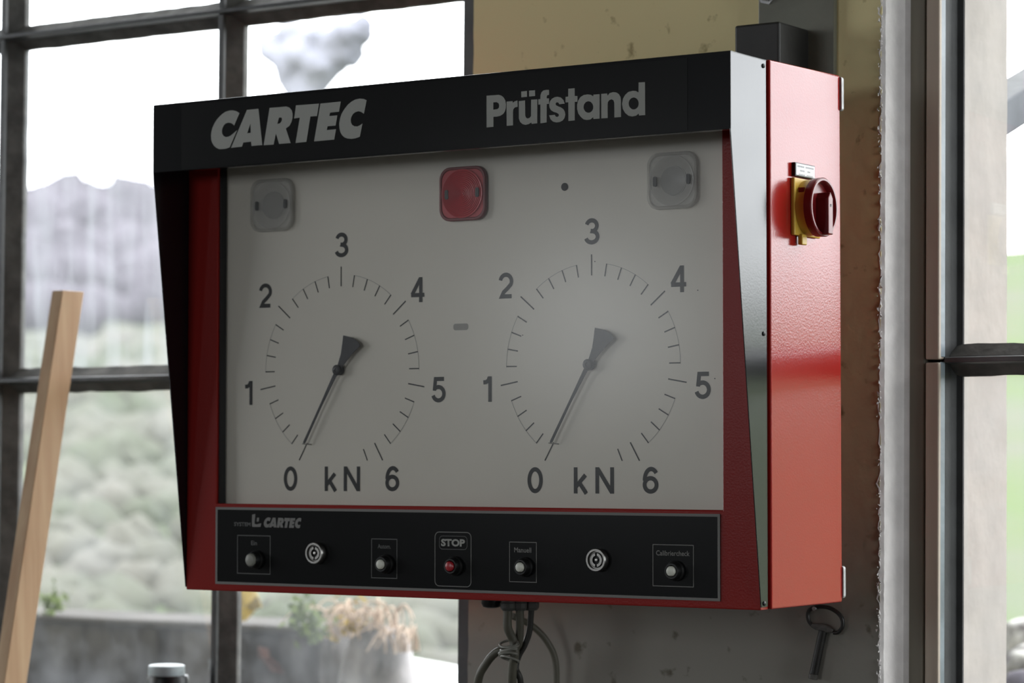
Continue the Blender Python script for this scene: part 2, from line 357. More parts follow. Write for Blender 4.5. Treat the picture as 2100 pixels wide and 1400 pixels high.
# back wall: small window, plus an unseen wider opening added to light the front
zb0, zb1 = .72, 1.72; zc0, zc1 = .4, 3.0; BW = [(-8.85, -7.75, zb0, zb1), (-4.9, -1.6, zc0, zc1)]
bm = bmesh.new(); Y0, Y1 = YBW-.15, YBW
for a, b, c, d in ((XLW, BW[0][0], FLOOR, CEIL), (BW[0][0], BW[0][1], FLOOR, zb0), (BW[0][0], BW[0][1], zb1, CEIL), (BW[0][1], BW[1][0], FLOOR, CEIL), (BW[1][0], BW[1][1], FLOOR, zc0), (BW[1][0], BW[1][1], zc1, CEIL), (BW[1][1], 4.2, FLOOR, CEIL)):
    box(bm, (a, Y0, c), (b, Y1, d))
obj('wall_back', bm, M['room'], kind='structure')
for k, (a, b, c, d) in enumerate(BW):
    portal(a, b, c, d, YBW-.1, 1)
    wb = thing('window_%d' % (5+k), None, None, (a, YBW-.08, c), kind='structure')  # the last one is the added fill opening
    n = max(1, round((b-a)/1.1))
    for i in range(n+1):
        x = a+(b-a)*i/n; bm = bmesh.new(); box(bm, (x-.02, YBW-.1, c), (x+.02, YBW-.06, d)); obj('mullion', bm, M['frame'], wb)
    bm = bmesh.new(); box(bm, (a, YBW-.082, c), (b, YBW-.078, d)); obj('pane', bm, M['glass'], wb)

# front wall: spandrels, lintel, side piers
bm = bmesh.new()
box(bm, (XLW, YW, FLOOR), (4.2, YO, WZ0)); box(bm, (XLW, YW, WZ1), (4.2, YO, CEIL))
box(bm, (XLW, YW, WZ0), (LWX0, YO, WZ1)); box(bm, (RWX1, YW, WZ0), (4.2, YO, WZ1))
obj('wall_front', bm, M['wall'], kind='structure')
# the pillar, a leaning slab whose room-side right arris is chipped
bm = bmesh.new(); N = 150; rows = []
for i in range(N+1):
    z = WZ0+(WZ1-WZ0)*i/N
    xr = lean(PR, z) - .003 + .002*noise.noise(Vector((0, 3.1, z*30))) + .0015*noise.noise(Vector((5, 3.1, z*90)))
    xl = lean(PL, z) + .0015*noise.noise(Vector((9, 3.1, z*25)))
    rows.append([bm.verts.new(p) for p in ((xl+.006, YO, z), (xl-.003, YW+.02, z), (xl+.008, YW, z), (xr-.002, YW, z), (xr-.002, YW+.012, z), (lean(PR, z)-.01, YO, z))])
for a, b in zip(rows, rows[1:]):
    for j in range(6): bm.faces.new((a[j], a[(j+1) % 6], b[(j+1) % 6], b[j]))
bm.faces.new(rows[0]); bm.faces.new(rows[-1][::-1])
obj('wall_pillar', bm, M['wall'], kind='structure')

# plaster bead of the right reveal, faces the right window; crumbly front edge
YB = atx(1850, 700, PR).y
bm = bmesh.new(); rows = []
for i in range(301):
    z = WZ0+(WZ1-WZ0)*i/300; n1 = noise.noise(Vector((1, 7.7, z*55))); n2 = noise.noise(Vector((4, 7.7, z*160)))
    x = lean(PR, z); xf = x-.004-.006*max(0, n1)-.005*max(0, n2)-random.random()**3*.003
    rows.append([bm.verts.new(p) for p in ((xf, YW-.0006-.0008*abs(n2), z), (x+.0005, YW+.004+.002*n2, z), (x+.002, YW+.02, z), (x+.0015, YB-.02, z), (x+.006, YB-.004, z), (x+.014, YB, z), (x-.01, YB+.004, z), (x-.02, YW+.01, z))])
for a, b in zip(rows, rows[1:]):
    for j in range(8): bm.faces.new((a[j], a[(j+1) % 8], b[(j+1) % 8], b[j]))
bm.faces.new(rows[0]); bm.faces.new(rows[-1][::-1])
obj('trim_1', bm, M['plaster_white'], kind='structure', smooth=True)
# loose plaster flakes on that arris
fl = []
bm = bmesh.new()
for i in range(330):
    z = -.25+1.45*random.random(); s = .0008+.0032*random.random()**3; x = lean(PR, z)-.003-.007*random.random()**2
    n0 = [bm.verts.new((x+random.uniform(-s, s), YW-.0005-random.random()*.0015, z+random.uniform(-s, s)*2)) for _ in range(4)]
    c = bm.verts.new((x, YW-.004, z)); 
    for a, b in ((0, 1), (1, 2), (2, 3), (3, 0)):
        try: bm.faces.new((n0[a], n0[b], c))
        except ValueError: pass
o = obj('plaster_flakes', bm, M['plaster_white'], kind='stuff'); tag(o, 'white crumbling plaster flakes along the right edge of the pillar', 'plaster')

# timber lining of the right window: two boards facing the room
xb0 = aty(1848, 700, YB).x; xb1 = aty(1896, 700, YB).x; xb2 = aty(1898, 700, YB-.006).x; xb3 = aty(1926, 700, YB-.006).x
bm = bmesh.new(); prism(bm, [(xb0-.03, YB), (xb1, YB), (xb1, YB+.1), (xb0-.03, YB+.1)], 'z', WZ0, WZ1)
for v in bm.verts: v.co.x = lean(v.co.x, v.co.z)
obj('trim_2', bm, M['wood_frame2'], kind='structure', bevel=.002)
# ---- right window
def lean_bm(bm):
    for v in bm.verts: v.co.x = lean(v.co.x, v.co.z)
win2 = thing('window_2', None, None, (xb2, YG, WZ0), kind='structure')
zj = aty(1912, 742, YB).z
for a, b in ((WZ0, zj-.001), (zj+.004, WZ1)):
    bm = bmesh.new(); box(bm, (xb2, YB-.006, a), (xb3, YB+.03, b)); lean_bm(bm); obj('glazing_batten', bm, M['wood_frame'], win2, bevel=.0025)
xs0 = aty(1927, 700, YB-.002).x; xs1 = aty(1939, 700, YB+.012).x
TZ = [-.318, .3815, 1.084]          # transom heights
x_gl = aty(1976, 700, YG).x         # where the clear glass begins
for a, b in ((WZ0, TZ[1]-.004), (TZ[1]+.004, WZ1)):
    bm = bmesh.new(); prism(bm, [(xs0, YB-.002), (xs1, YB+.012), (xs0, YB+.012)], 'z', a, b); lean_bm(bm); obj('frame_edge', bm, M['frame_blue'], win2, bevel=.001)
bm = bmesh.new(); prism(bm, [(xs0, YB+.013), (xs1-.001, YB+.013), (xs1, YG-.014), (x_gl-.010, YG-.004), (x_gl, YG), (x_gl-.012, YG+.013), (xs0, YG+.013)], 'z', WZ0, WZ1); lean_bm(bm)
obj('frame', bm, M['frame_dark'], win2, bevel=.001)
def transom(x0, x1, zc, hb, parent, m=None, m2=None):
    """steel glazing bar with a stem towards the room and putty fillets"""
    bm = bmesh.new(); prism(bm, [(YG-.045, zc-.005), (YG-.045, zc+.003), (YG-.006, zc+.007), (YG-.006, zc-.009)], 'x', x0, x1); obj('transom', bm, m or M['frame'], parent, bevel=.0012)
    n = max(4, int((x1-x0)/.02))
    for s in (1, -1):
        bm = bmesh.new(); rows = []
        for i in range(n+1):
            x = x0+(x1-x0)*i/n; wob = .0022*noise.noise(Vector((x*22, s*3, zc*9)))+.0012*noise.noise(Vector((x*70, s*5, zc)))
            e = zc+s*(hb/2+wob)
            rows.append([bm.verts.new(p) for p in ((x, YG-.022, zc+s*.006), (x, YG-.001, e), (x, YG+.012, e), (x, YG+.012, zc))])
        for a, b in zip(rows, rows[1:]):
            for j in range(4): bm.faces.new((a[j], a[(j+1) % 4], b[(j+1) % 4], b[j]))
        bm.faces.new(rows[0]); bm.faces.new(rows[-1][::-1]); obj('putty', bm, m2 or M['putty'], parent, smooth=False)
def mullion(xc, hb, parent, z0=WZ0, z1=WZ1, m=None):
    bm = bmesh.new(); prism(bm, [(xc-.006, YG-.036), (xc+.006, YG-.036), (xc+.009, YG-.006), (xc-.009, YG-.006)], 'z', z0, z1); lean_bm(bm); obj('mullion', bm, m or M['frame'], parent, bevel=.0015)
    n = 80
    for s in (1, -1):
        bm = bmesh.new(); rows = []
        for i in range(n+1):
            z = z0+(z1-z0)*i/n; wob = .0016*noise.noise(Vector((z*20, s*3, xc*9)))
            e = xc+s*(hb/2+wob); rows.append([bm.verts.new((lean(p[0], z), p[1], z)) for p in ((xc+s*.007, YG-.028), (e, YG-.002), (e, YG+.012), (xc, YG+.012))])
        for a, b in zip(rows, rows[1:]):
            for j in range(4): bm.faces.new((a[j], a[(j+1) % 4], b[(j+1) % 4], b[j]))
        bm.faces.new(rows[0]); bm.faces.new(rows[-1][::-1]); obj('putty', bm, M['putty'], parent)
mx2 = [x_gl+.59*k for k in range(1, 5)]
for z in TZ[1:]: transom(xs1, RWX1, z, .052, win2)
for x in mx2: mullion(x, .058, win2)
bm = bmesh.new(); box(bm, (xs0, YG-.03, WZ0), (RWX1, YG+.02, WZ0+.04)); box(bm, (xs0, YG-.03, WZ1-.04), (RWX1, YG+.02, WZ1)); box(bm, (RWX1-.04, YG-.03, WZ0), (RWX1, YG+.02, WZ1)); obj('outer_frame', bm, M['frame'], win2)
def panes(xs, zs, parent, mats=None):
    for i in range(len(xs)-1):
        for j in range(len(zs)-1):
            bm = bmesh.new(); box(bm, (xs[i]+.004, YG+.002, zs[j]+.004), (xs[i+1]-.004, YG+.005, zs[j+1]-.004)); lean_bm(bm)
            obj('pane', bm, (mats(i, j) if mats else M['glass']), parent)
panes([x_gl-.01]+mx2+[RWX1-.03], [WZ0+.02, TZ[1], TZ[2], WZ1-.02], win2)
portal(x_gl-.02, RWX1, WZ0, WZ1, YG+.03, -1)

# outer reveal of the right window (lit by the sky)
YR = .515; x_or = aty(1978, 700, YR).x; YR2 = atx(2068, 700, x_or).y
bm = bmesh.new(); rows = []
for i in range(81):
    z = WZ0+(WZ1-WZ0)*i/80; wob = .002*noise.noise(Vector((3, z*14, 0)))
    rows.append([bm.verts.new((lean(p[0], z), p[1], z)) for p in ((x_or, YR), (x_or+wob*.3, (YR+YR2)/2), (x_or, YR2-.006+wob), (x_or-.006, YR2+wob), (x_or-.16, YR2), (x_or-.16, YR))])
for a, b in zip(rows, rows[1:]):
    for j in range(6): bm.faces.new((a[j], a[(j+1) % 6], b[(j+1) % 6], b[j]))
bm.faces.new(rows[0]); bm.faces.new(rows[-1][::-1])
obj('trim_3', bm, M['reveal_out'], kind='structure')

# ---- left window
win1 = thing('window_1', None, None, (LWX0, YG, WZ0), kind='structure')
m1 = [aty(32, 0, YG).x-.0095*(aty(32, 0, YG).z-.45), aty(478, 0, YG).x-.0095*(aty(478, 0, YG).z-.45)]
mxl = [m1[0]-1.14, m1[0]-.57, m1[0], m1[1]]
for x in mxl: mullion(x, .060, win1)
xe = aty(966, 700, YG).x
bm = bmesh.new(); box(bm, (xe-.002, YG-.03, WZ0), (PL+.05, YG+.02, WZ1)); lean_bm(bm); obj('frame', bm, M['frame'], win1)
bm = bmesh.new(); box(bm, (LWX0, YG-.03, WZ0), (PL+.05, YG+.02, WZ0+.04)); box(bm, (LWX0, YG-.03, WZ1-.04), (PL+.05, YG+.02, WZ1)); box(bm, (LWX0, YG-.03, WZ0), (LWX0+.04, YG+.02, WZ1)); obj('outer_frame', bm, M['frame'], win1)
for z in TZ[1:]: transom(LWX0, xe, z-.0015, .050, win1)
panes([LWX0+.02]+mxl+[xe+.01], [WZ0+.02, TZ[1], TZ[2], WZ1-.02], win1, lambda i, j: M['glass_streaky'] if j == 1 and i < 4 else M['glass'])
portal(LWX0, xe, WZ0, WZ1, YG+.03, -1)
# inside sills
bm = bmesh.new(); box(bm, (LWX0, YW-.03, WZ0-.03), (PL+.02, YG-.03, WZ0)); obj('trim_4', bm, M['wood_frame2'], kind='structure', bevel=.004)
bm = bmesh.new(); box(bm, (PR+.02, YW-.03, WZ0-.03), (RWX1, YG-.03, WZ0)); obj('trim_5', bm, M['wood_frame2'], kind='structure', bevel=.004)

# ================================================================== CABINET
W, H, HD = 1.1, .8165, .0906
XB = .0055                       # body stands a little prouder than the door
YL = .0245                       # door thickness
D = atx(1725.5, 700, XB).y
cab = thing('test_stand_display', 'large red brake tester display cabinet with two dials and a black visor on the pillar', 'display', (-.55, D, 0))

bm = bmesh.new(); v = box(bm, (-W-XB, YL, 0), (XB, D, H+.001))
for q in v:
    if q.co.z > .5 and q.co.y > .1: q.co.z += .0045
    elif q.co.z < .5: q.co.z += .0004
housing = obj('housing', bm, M['red'], cab, bevel=.003, segs=3)
# door: ring with window opening
ox0, ox1, oz0, oz1 = -1.035, -.0625, .1465, .775
bm = bmesh.new()
O = [(-W, 0), (0, 0), (0, H), (-W, H)]; I = [(ox0, oz0), (ox1, oz0), (ox1, oz1), (ox0, oz1)]
ringprism(bm, O, I, 0, YL-.001)
door = obj('door', bm, M['red_front'], cab, bevel=.0015)
bm = bmesh.new(); box(bm, (ox0-.01, .0202, oz0-.01), (ox1+.01, .0236, oz1+.01))
# recessed face
face = obj('face_panel', bm, M['panel'], cab)
bm = bmesh.new(); box(bm, (ox0+.0002, .0040, oz0+.0002), (ox1-.0002, .0050, oz1-.0002)); obj('cover_glass', bm, M['cover'], cab)
bm = bmesh.new(); box(bm, (ox0+.0004, .0052, oz0+.0005), (ox0+.003, .0201, oz1)); gasket = obj('gasket', bm, M['rubber'], cab)

# --- hood
T = .0016
bm = bmesh.new()
box(bm, (-W-T, -HD, .702), (T, -HD+T, H))                     # front band
box(bm, (-W-T, -HD+T, H-T), (T, YL-.003, H))                  # top sheet
box(bm, (-W, -HD+T, .702), (0, -HD+.014, .702+T))             # folded lip
hood = obj('visor', bm, M['black'], cab, bevel=.0006)
for xx in (-W-T, 0.0):
    bm = bmesh.new()
    zb = .0045; yb = atx(1573, 700, T).y
    prism(bm, [(-HD, .8155), (-HD, .702), (-.0008, zb), (yb, zb), (yb, .8155)], 'x', xx, xx+T)
    obj('side_plate', bm, M['black'], hood, bevel=.0005)
# sticker band on the visor
s0 = aty(372, 300, -HD).x; s1 = aty(1410, 250, -HD).x
bm = bmesh.new(); box(bm, (s0, -HD-.0005, .7045), (s1, -HD+.0002, .8115)); obj('sticker', bm, M['sticker'], hood)
def trace(bm, ox, oy, sc_, polys, Y):
    for outer, holes in polys:
        f = lambda L: [(lambda q: (q.x, q.z))(aty(ox+a/sc_, oy+b/sc_, Y)) for a, b in L]
        flat(bm, f(outer), [f(h) for h in holes], Y)
def ell(cx, cy, rx, ry, n=28): return [(cx+rx*math.cos(2*math.pi*i/n), cy+ry*math.sin(2*math.pi*i/n)) for i in range(n)]
CA = [([(765,450),(700,410),(620,390),(540,395),(460,420),(390,465),(320,530),(260,600),(210,680),(170,770),(148,850),(137,940),(140,1030),(160,1100),(200,1170),(260,1220),(320,1245),(390,1245),(470,1235),(550,1205),(715,825),(640,890),(580,940),(520,970),(460,980),(410,950),(385,900),(378,840),(390,780),(420,720),(460,680),(520,660),(580,670),(620,695),(648,725)], []),
 ([(930,380),(1185,355),(1270,1155),(1030,1175),(1022,1080),(850,1100),(820,1190),(578,1218)], [[(1008,680),(1015,885),(935,895)]]),
 ([(1430,335),(1800,305),(1870,330),(1920,390),(1940,470),(1937,560),(1912,650),(1870,730),(1790,790),(1895,1110),(1640,1130),(1570,900),(1520,1145),(1300,1160)], [[(1640,550),(1690,545),(1705,580),(1695,630),(1660,675),(1600,690)]])]
CB = [([(290,280),(800,240),(755,515),(610,525),(520,1085),(280,1110),(375,550),(250,570)], []),
 ([(830,240),(1280,195),(1240,420),(1045,440),(1025,515),(1205,500),(1165,725),(990,740),(970,825),(1175,805),(1135,1035),(690,1075)], []),
 ([(1850,165),(1790,140),(1700,130),(1600,150),(1510,200),(1430,270),(1360,360),(1300,460),(1265,560),(1245,680),(1250,780),(1270,870),(1310,940),(1360,985),(1430,1012),(1520,1020),(1610,1005),(1700,970),(1760,680),(1700,720),(1640,745),(1580,740),(1530,710),(1505,660),(1500,590),(1515,530),(1550,470),(1600,430),(1670,408),(1730,425),(1790,465)], [])]
PA = [([(148,305),(440,285),(510,305),(560,350),(600,420),(615,510),(612,600),(590,680),(550,740),(480,785),(400,805),(315,810),(315,1050),(150,1065)], [[(312,465),(390,460),(435,485),(452,530),(445,590),(410,625),(312,640)]]),
 ([(628,445),(775,435),(780,475),(820,440),(890,420),(893,570),(830,585),(790,630),(782,700),(782,1015),(630,1027)], []),
 ([(920,435),(1072,418),(1075,780),(1095,830),(1130,850),(1180,835),(1212,790),(1215,400),(1365,390),(1362,965),(1225,980),(1222,945),(1160,985),(1080,1003),(1010,985),(950,930),(922,850)], []),
 ([(978,205),(1118,190),(1118,330),(980,345)], []), ([(1165,185),(1310,175),(1310,312),(1167,325)], []),
 ([(1385,390),(1435,385),(1440,290),(1465,220),(1510,180),(1580,165),(1645,165),(1645,285),(1600,295),(1590,330),(1590,368),(1645,370),(1645,500),(1590,505),(1587,945),(1437,965),(1437,515),(1388,520)], []),
 ([(2020,495),(1890,510),(1870,475),(1830,462),(1800,490),(1810,530),(1860,560),(1930,585),(1990,630),(2025,690),(2035,760),(2015,840),(1970,900),(1900,935),(1820,945),(1740,925),(1680,870),(1645,775),(1785,762),(1800,800),(1840,815),(1880,790),(1875,745),(1830,715),(1750,690),(1690,650),(1655,590),(1648,520),(1665,440),(1710,380),(1780,340),(1850,330),(1930,350),(1990,410)], [])]
PB = [([(178,255),(332,243),(335,430),(400,430),(400,565),(335,570),(335,1012),(182,1028),(180,580),(112,585),(115,450),(178,442)], []),
 ([(780,395),(930,385),(930,970),(780,980),(778,935),(710,990),(630,1003),(550,990),(480,930),(420,850),(390,740),(390,640),(415,540),(470,455),(550,405),(640,390),(720,400),(778,435)], [ell(662,693,115,137)]),
 ([(967,378),(1112,368),(1118,420),(1170,360),(1250,337),(1330,345),(1390,385),(1430,450),(1440,540),(1440,930),(1283,943),(1280,590),(1260,530),(1215,508),(1165,525),(1130,570),(1122,640),(1122,955),(970,965)], []),
 ([(1862,105),(2015,98),(2020,885),(1870,895),(1865,850),(1800,900),(1710,920),(1620,900),(1540,835),(1485,740),(1465,620),(1485,500),(1540,400),(1620,330),(1720,305),(1800,310),(1860,345)], [ell(1745,608,120,143)])]
YT = -HD-.0008
bm = bmesh.new(); trace(bm, 420, 190, 10.7667, CA, YT); trace(bm, 580, 190, 10.7667, CB, YT)
brand = obj('brand_lettering', bm, M['grey_print'], hood)
bm = bmesh.new(); trace(bm, 985, 170, 11.6667, PA, YT); trace(bm, 1150, 160, 11.6667, PB, YT); obj('title_lettering', bm, M['grey_print'], hood)
for px, py in ((1565, 135), (1566, 684), (1567, 1237)):
    q = atx(px, py, T); bm = bmesh.new(); lathe(bm, (T, q.y, q.z), (1, 0, 0), [(0, .0026), (.0018, .0024), (.0033, .0014), (.0036, 0)], 16); obj('screw', bm, M['plastic_blk'], hood, smooth=True)

# --- dials
YF = .0199
xL, xR, zc = -.78846, -.30387, .3676; STEP = .8723
Ro, Ri, Rs, Rsi = .17105, .13843, .15798, .13815
def ang(v): return math.pi/2-(v-3)*STEP
def pol(xc, v, r): a = ang(v); return (xc+r*math.cos(a), zc+r*math.sin(a))
GL = {   # glyph strokes in a box .72 wide, 1 high (centre lines)
 '0': [('c', arc(.36, .5, .275, .42, 0, 360, 36)[:-1])],
 '1': [('o', [(.46, 0), (.46, 1)]), ('o', [(.14, .765), (.27, .775), (.37, .83), (.43, .96)])],
 '2': [('o', arc(.36, .66, .265, .26, 170, -28, 20)+[(.44, .39), (.25, .24), (.16, .075), (.63, .075)])],
 '3': [('o', arc(.35, .71, .235, .21, 165, -75, 18)+[(.30, .515)]), ('o', [(.30, .515)]+arc(.35, .29, .27, .215, 95, -165, 20))],
 '4': [('o', [(.52, 0), (.52, 1)]), ('o', [(.50, .95), (.09, .31)]), ('o', [(.04, .29), (.70, .29)])],
 '5': [('o', [(.62, .925), (.20, .925), (.145, .46)]), ('o', [(.145, .50)]+arc(.345, .34, .27, .265, 128, -165, 24))],
 '6': [('c', arc(.37, .325, .265, .25, 0, 360, 30)[:-1]), ('o', arc(.40, .50, .29, .42, 183, 40, 22))],
 'k': [('o', [(.12, 0), (.12, 1)]), ('o', [(.15, .27), (.56, .71)]), ('o', [(.28, .42), (.60, .0)])],
 'N': [('o', [(.08, 0), (.08, 1)]), ('o', [(.74, 0), (.74, 1)]), ('o', [(.09, .96), (.73, .04)])]}
def glyph(bm, ch, cx, cz, h, wd=None, st=.15, y=YF, gw=.72):
    s = h; k = 0
    for typ, pts in GL[ch]:
        P = [(cx+(p[0]-gw/2)*s*(wd or 1.), cz+(p[1]-.5)*s) for p in pts]
        ribbon(bm, P, st*s, y-.00004*k, closed=(typ == 'c')); k += 1
gl_pos = {'3': (542, 98), '4': (936, 315), '5': (1048, 800), '6': (808, 1232), '0': (283, 1232), '1': (68, 817), '2': (150, 345)}
needle_poly = [(555,537),(600,547),(632,568),(642,588),(600,628),(570,664),(548,694),(546,712),(532,728),(520,735),(440,890),(360,1060),(352,1062),(350,1055),(433,880),(506,722),(504,705),(512,690),(526,682),(543,628),(550,580)]
for xc in (xL, xR):
    dx = xc-xR; dial = thing('dial', None, None, (xc, YF, zc)); dial.parent = cab; dial.matrix_parent_inverse = cab.matrix_world.inverted()
    for v in range(7):
        bm = bmesh.new(); ribbon(bm, [pol(xc, v, Ro), pol(xc, v, Ri)], .0021, YF); obj('major_tick', bm, M['dial_ink'], dial)
    a, b = aty(970+659/2.2226, 430+1089/2.2226, YF), aty(970+680/2.2226, 430+1144/2.2226, YF)
    bm = bmesh.new(); ribbon(bm, [(a.x+dx, a.z), (b.x+dx, b.z)], .0019, YF); obj('minor_tick', bm, M['dial_ink'], dial)
    for g in range(6):
        bm = bmesh.new()
        for s in (.2, .4, .6, .8): ribbon(bm, [pol(xc, g+s, Rs), pol(xc, g+s, Rsi)], .0019, YF)
        o = obj('minor_ticks', bm, M['dial_ink'], dial); n0 = len(o.data.polygons)
        bm = bmesh.new(); bm.from_mesh(o.data); ribbon(bm, [pol(xc, g+.19+.62*i/12, Rs-.0003) for i in range(13)], .0007, YF+.00005)
        bm.to_mesh(o.data); bm.free(); o.data.materials.append(M['arc_ink'])
        for p in o.data.polygons[n0:]: p.material_index = 1
    for ch, (cx, cy) in gl_pos.items():
        q = aty(970+cx/2.2226, 430+cy/2.2226, YF); bm = bmesh.new(); glyph(bm, ch, q.x+dx, q.z, .0405, .98, .165); obj('numeral', bm, M['dial_ink'], dial)
    bm = bmesh.new()
    q = aty(970+492/2.2226, 430+1233/2.2226, YF); glyph(bm, 'k', q.x+dx, q.z, .0405, 1.0, .165)
    q = aty(970+600/2.2226, 430+1233/2.2226, YF); glyph(bm, 'N', q.x+dx, q.z, .0405, 1.0, .165, gw=.82)
    obj('unit_text', bm, M['dial_ink'], dial)
    # small stop pin at the zero mark
    a, b = aty(970+345/2.2226, 430+1063/2.2226, .018), aty(970+388/2.2226, 430+1067/2.2226, .018)
    bm = bmesh.new(); tube(bm, [(a.x+dx, .0175, a.z), (b.x+dx, .0185, b.z)], .0009, 8, 1); obj('stop_pin', bm, M['chrome'], dial)
    # needle
    YN = .0115
    P = [(lambda q: (q.x+dx, q.z))(aty(970+a_/2.2226, 430+b_/2.2226, YN)) for a_, b_ in needle_poly]
    bm = bmesh.new(); prism(bm, P, 'y', YN, YN+.0012)
    bmesh.ops.triangulate(bm, faces=[f for f in bm.faces if len(f.verts) > 4])
    obj('needle', bm, M['needle'], dial)
    c0 = aty(970+524/2.2226, 430+705/2.2226, YN)
    bm = bmesh.new(); lathe(bm, (c0.x+dx, YN, c0.z), (0, -1, 0), [(.0085, -.0085), (.0085, 0), (.0085, .002), (.0065, .0032), (.003, .0034), (.0025, .0024), (0, .0024)], 24); obj('needle_hub', bm, M['needle'], dial, smooth=True)

# small hole and smudge on the face
q = aty(1158, 383, YF); bm = bmesh.new(); lathe(bm, (q.x, YF+.0002, q.z), (0, -1, 0), [(.0062, 0), (.0062, .0008), (.0048, .0012), (0, .0006)], 24); obj('pilot_lamp', bm, M['rubber'], cab, smooth=True)
q = aty(945, 670, YF); bm = bmesh.new(); flat(bm, [(q.x+p[0], q.z+p[1]) for p in rrect(0, 0, .029, .0105, .004)], [], YF); obj('smudge', bm, M['smudge'], cab)
for px, py in ((1220, 536), (1431, 595), (1466, 776), (1072, 687)):
    q = aty(px, py, YF); bm = bmesh.new(); flat(bm, ell(q.x, q.z, .001, .001, 8), [], YF-.0001); obj('speck', bm, M['dial_ink'], cab)

# --- signal lenses
def lens(x0, y0, x1, y1, rim, body, core, lab, dark=False):
    a = aty(x0, y1, .0135); b = aty(x1, y0, .0135); cx, cz_, = (a.x+b.x)/2, (a.z+b.z)/2
    wd = b.x-a.x; ht = a.z*0+abs(aty((x0+x1)/2, y0, .012).z-aty((x0+x1)/2, y1, .012).z)
    o_, i_ = rrect(cx, cz_, wd, ht, wd*.22), rrect(cx, cz_, wd-.010, ht-.010, wd*.19)
    bm = bmesh.new(); ringprism(bm, o_, i_, .0125, .0201); L = obj('signal_lens', bm, rim, cab, bevel=.0015, smooth=True)
    if lab: L['label'] = lab
    bm = bmesh.new(); prism(bm, i_, 'y', .0135, .0145); obj('lens_cover', bm, body, L)
    # concentric prismatic rings
    bm = bmesh.new(); prof = [(0, .0012)]; R1 = wd*.43; n = 13
    for k in range(n):
        r0 = R1*(k+.05)/n; r1 = R1*(k+.9)/n; prof += [(r0+.0001, .0006), (r1, .0016)]
    prof += [(R1+.0008, .0018), (R1+.0012, 0)]
    lathe(bm, (cx, .0133, cz_), (0, -1, 0), prof, 40); obj('lens_ring', bm, body, L)
    bm = bmesh.new(); lathe(bm, (cx, .0198, cz_), (0, -1, 0), [(wd*.26, 0), (wd*.25, .0035), (wd*.18, .0045), (wd*.08, .005), (0, .005)], 32); obj('reflector', bm, core, L, smooth=True)
    for s in (-1, 1):
        bm = bmesh.new(); sx_ = cx+s*wd*.33; prism(bm, rrect(sx_, cz_+s*.0005, .0065, .0155, .003), 'y', .0108, .0128); obj('screw_slot', bm, M['slot'], L)
lens(513, 366, 601, 474, M['lens_rim'], M['lens_clear'], M['lens_core_dark'], 'clear signal lens, the dirtier one at the upper left')
lens(901, 341, 996, 452, M['lens_red_rim'], M['lens_red'], M['lens_red_core'], 'red signal lens')
lens(1327, 311, 1430, 428, M['lens_rim'], M['lens_clear'], M['lens_core'], 'clear signal lens with visible rings at the upper right')

# --- control panel
p0x, p1x, p0z, p1z = -1.035, -.067, .0115, .1406; YC = -.0012
bm = bmesh.new(); box(bm, (p0x, YC, p0z), (p1x, 0, p1z)); cp = obj('control_panel', bm, M['ctrl'], cab)
YP = YC-.0003
bm = bmesh.new(); ribbon(bm, [(p0x+.002, p0z+.002), (p1x-.002, p0z+.002), (p1x-.002, p1z-.002), (p0x+.002, p1z-.002)], .0042, YP, closed=True); obj('border_line', bm, M['grey_line'], cp)
def pxrect(x0, y0, x1, y1):
    xa, xb = aty(x0, (y0+y1)/2, YP).x, aty(x1, (y0+y1)/2, YP).x; xm = (x0+x1)/2
    return xa, aty(xm, y1, YP).z, xb, aty(xm, y0, YP).z
def frame_line(x0, y0, x1, y1, r=0, wd=.0014, m='dim_print'):
    a, b, c, d = pxrect(x0, y0, x1, y1); bm = bmesh.new()
    pts = rrect((a+c)/2, (b+d)/2, c-a, d-b, r) if r else [(a, b), (c, b), (c, d), (a, d)]
    ribbon(bm, pts, wd, YP, closed=True); obj('frame_line', bm, M[m], cp)
frame_line(487, 1098, 554, 1176); frame_line(762, 1105, 814, 1185); frame_line(1045, 1111.5, 1100, 1193, m='grey_line', wd=.0012); frame_line(1339, 1117, 1422, 1202, m='grey_line', wd=.0012)
frame_line(892, 1091, 966, 1202, .008, .0013, 'grey_line'); frame_line(901, 1099, 958, 1126, .006, .0010)
def text(s, px, py, h, wpx, m, parent, y=YP, bold=.0, name='text', shear=0.):
    cu_ = bpy.data.curves.new('t', 'FONT'); cu_.body = s; cu_.size = 1; cu_.align_x = 'CENTER'; cu_.align_y = 'CENTER'; cu_.offset = bold; cu_.shear = shear; cu_.resolution_u = 3
    to = bpy.data.objects.new('t', cu_); C.objects.link(to); bpy.context.view_layer.update()
    me = bpy.data.meshes.new_from_object(to.evaluated_get(bpy.context.evaluated_depsgraph_get())); bpy.data.objects.remove(to)
    xs_ = [v.co.x for v in me.vertices]; ys_ = [v.co.y for v in me.vertices]
    mxx, mnx, mxy, mny = max(xs_), min(xs_), max(ys_), min(ys_)
    a, b = aty(px-wpx/2, py, y).x, aty(px+wpx/2, py, y).x; q = aty(px, py, y)
    for v in me.vertices:
        X = a+(v.co.x-mnx)/(mxx-mnx)*(b-a); Z = q.z+((v.co.y-mny)/(mxy-mny)-.5)*h; v.co = (X, y, Z)
    me.materials.clear(); me.materials.append(M[m]); o = bpy.data.objects.new(name, me); C.objects.link(o); o.parent = parent; o.matrix_parent_inverse = parent.matrix_world.inverted(); me.name = name
    return o
text('Ein', 521, 1113, .0075, 12, 'dim_print', cp, bold=.02, name='button_text')
text('Autom.', 788, 1120, .0072, 27, 'dim_print', cp, bold=.02, name='button_text')
text('STOP', 929, 1112.5, .0118, 49, 'grey_print', cp, bold=.045, name='button_text')
text('Manuell', 1072, 1127.5, .0078, 35, 'grey_line', cp, bold=.02, name='button_text')
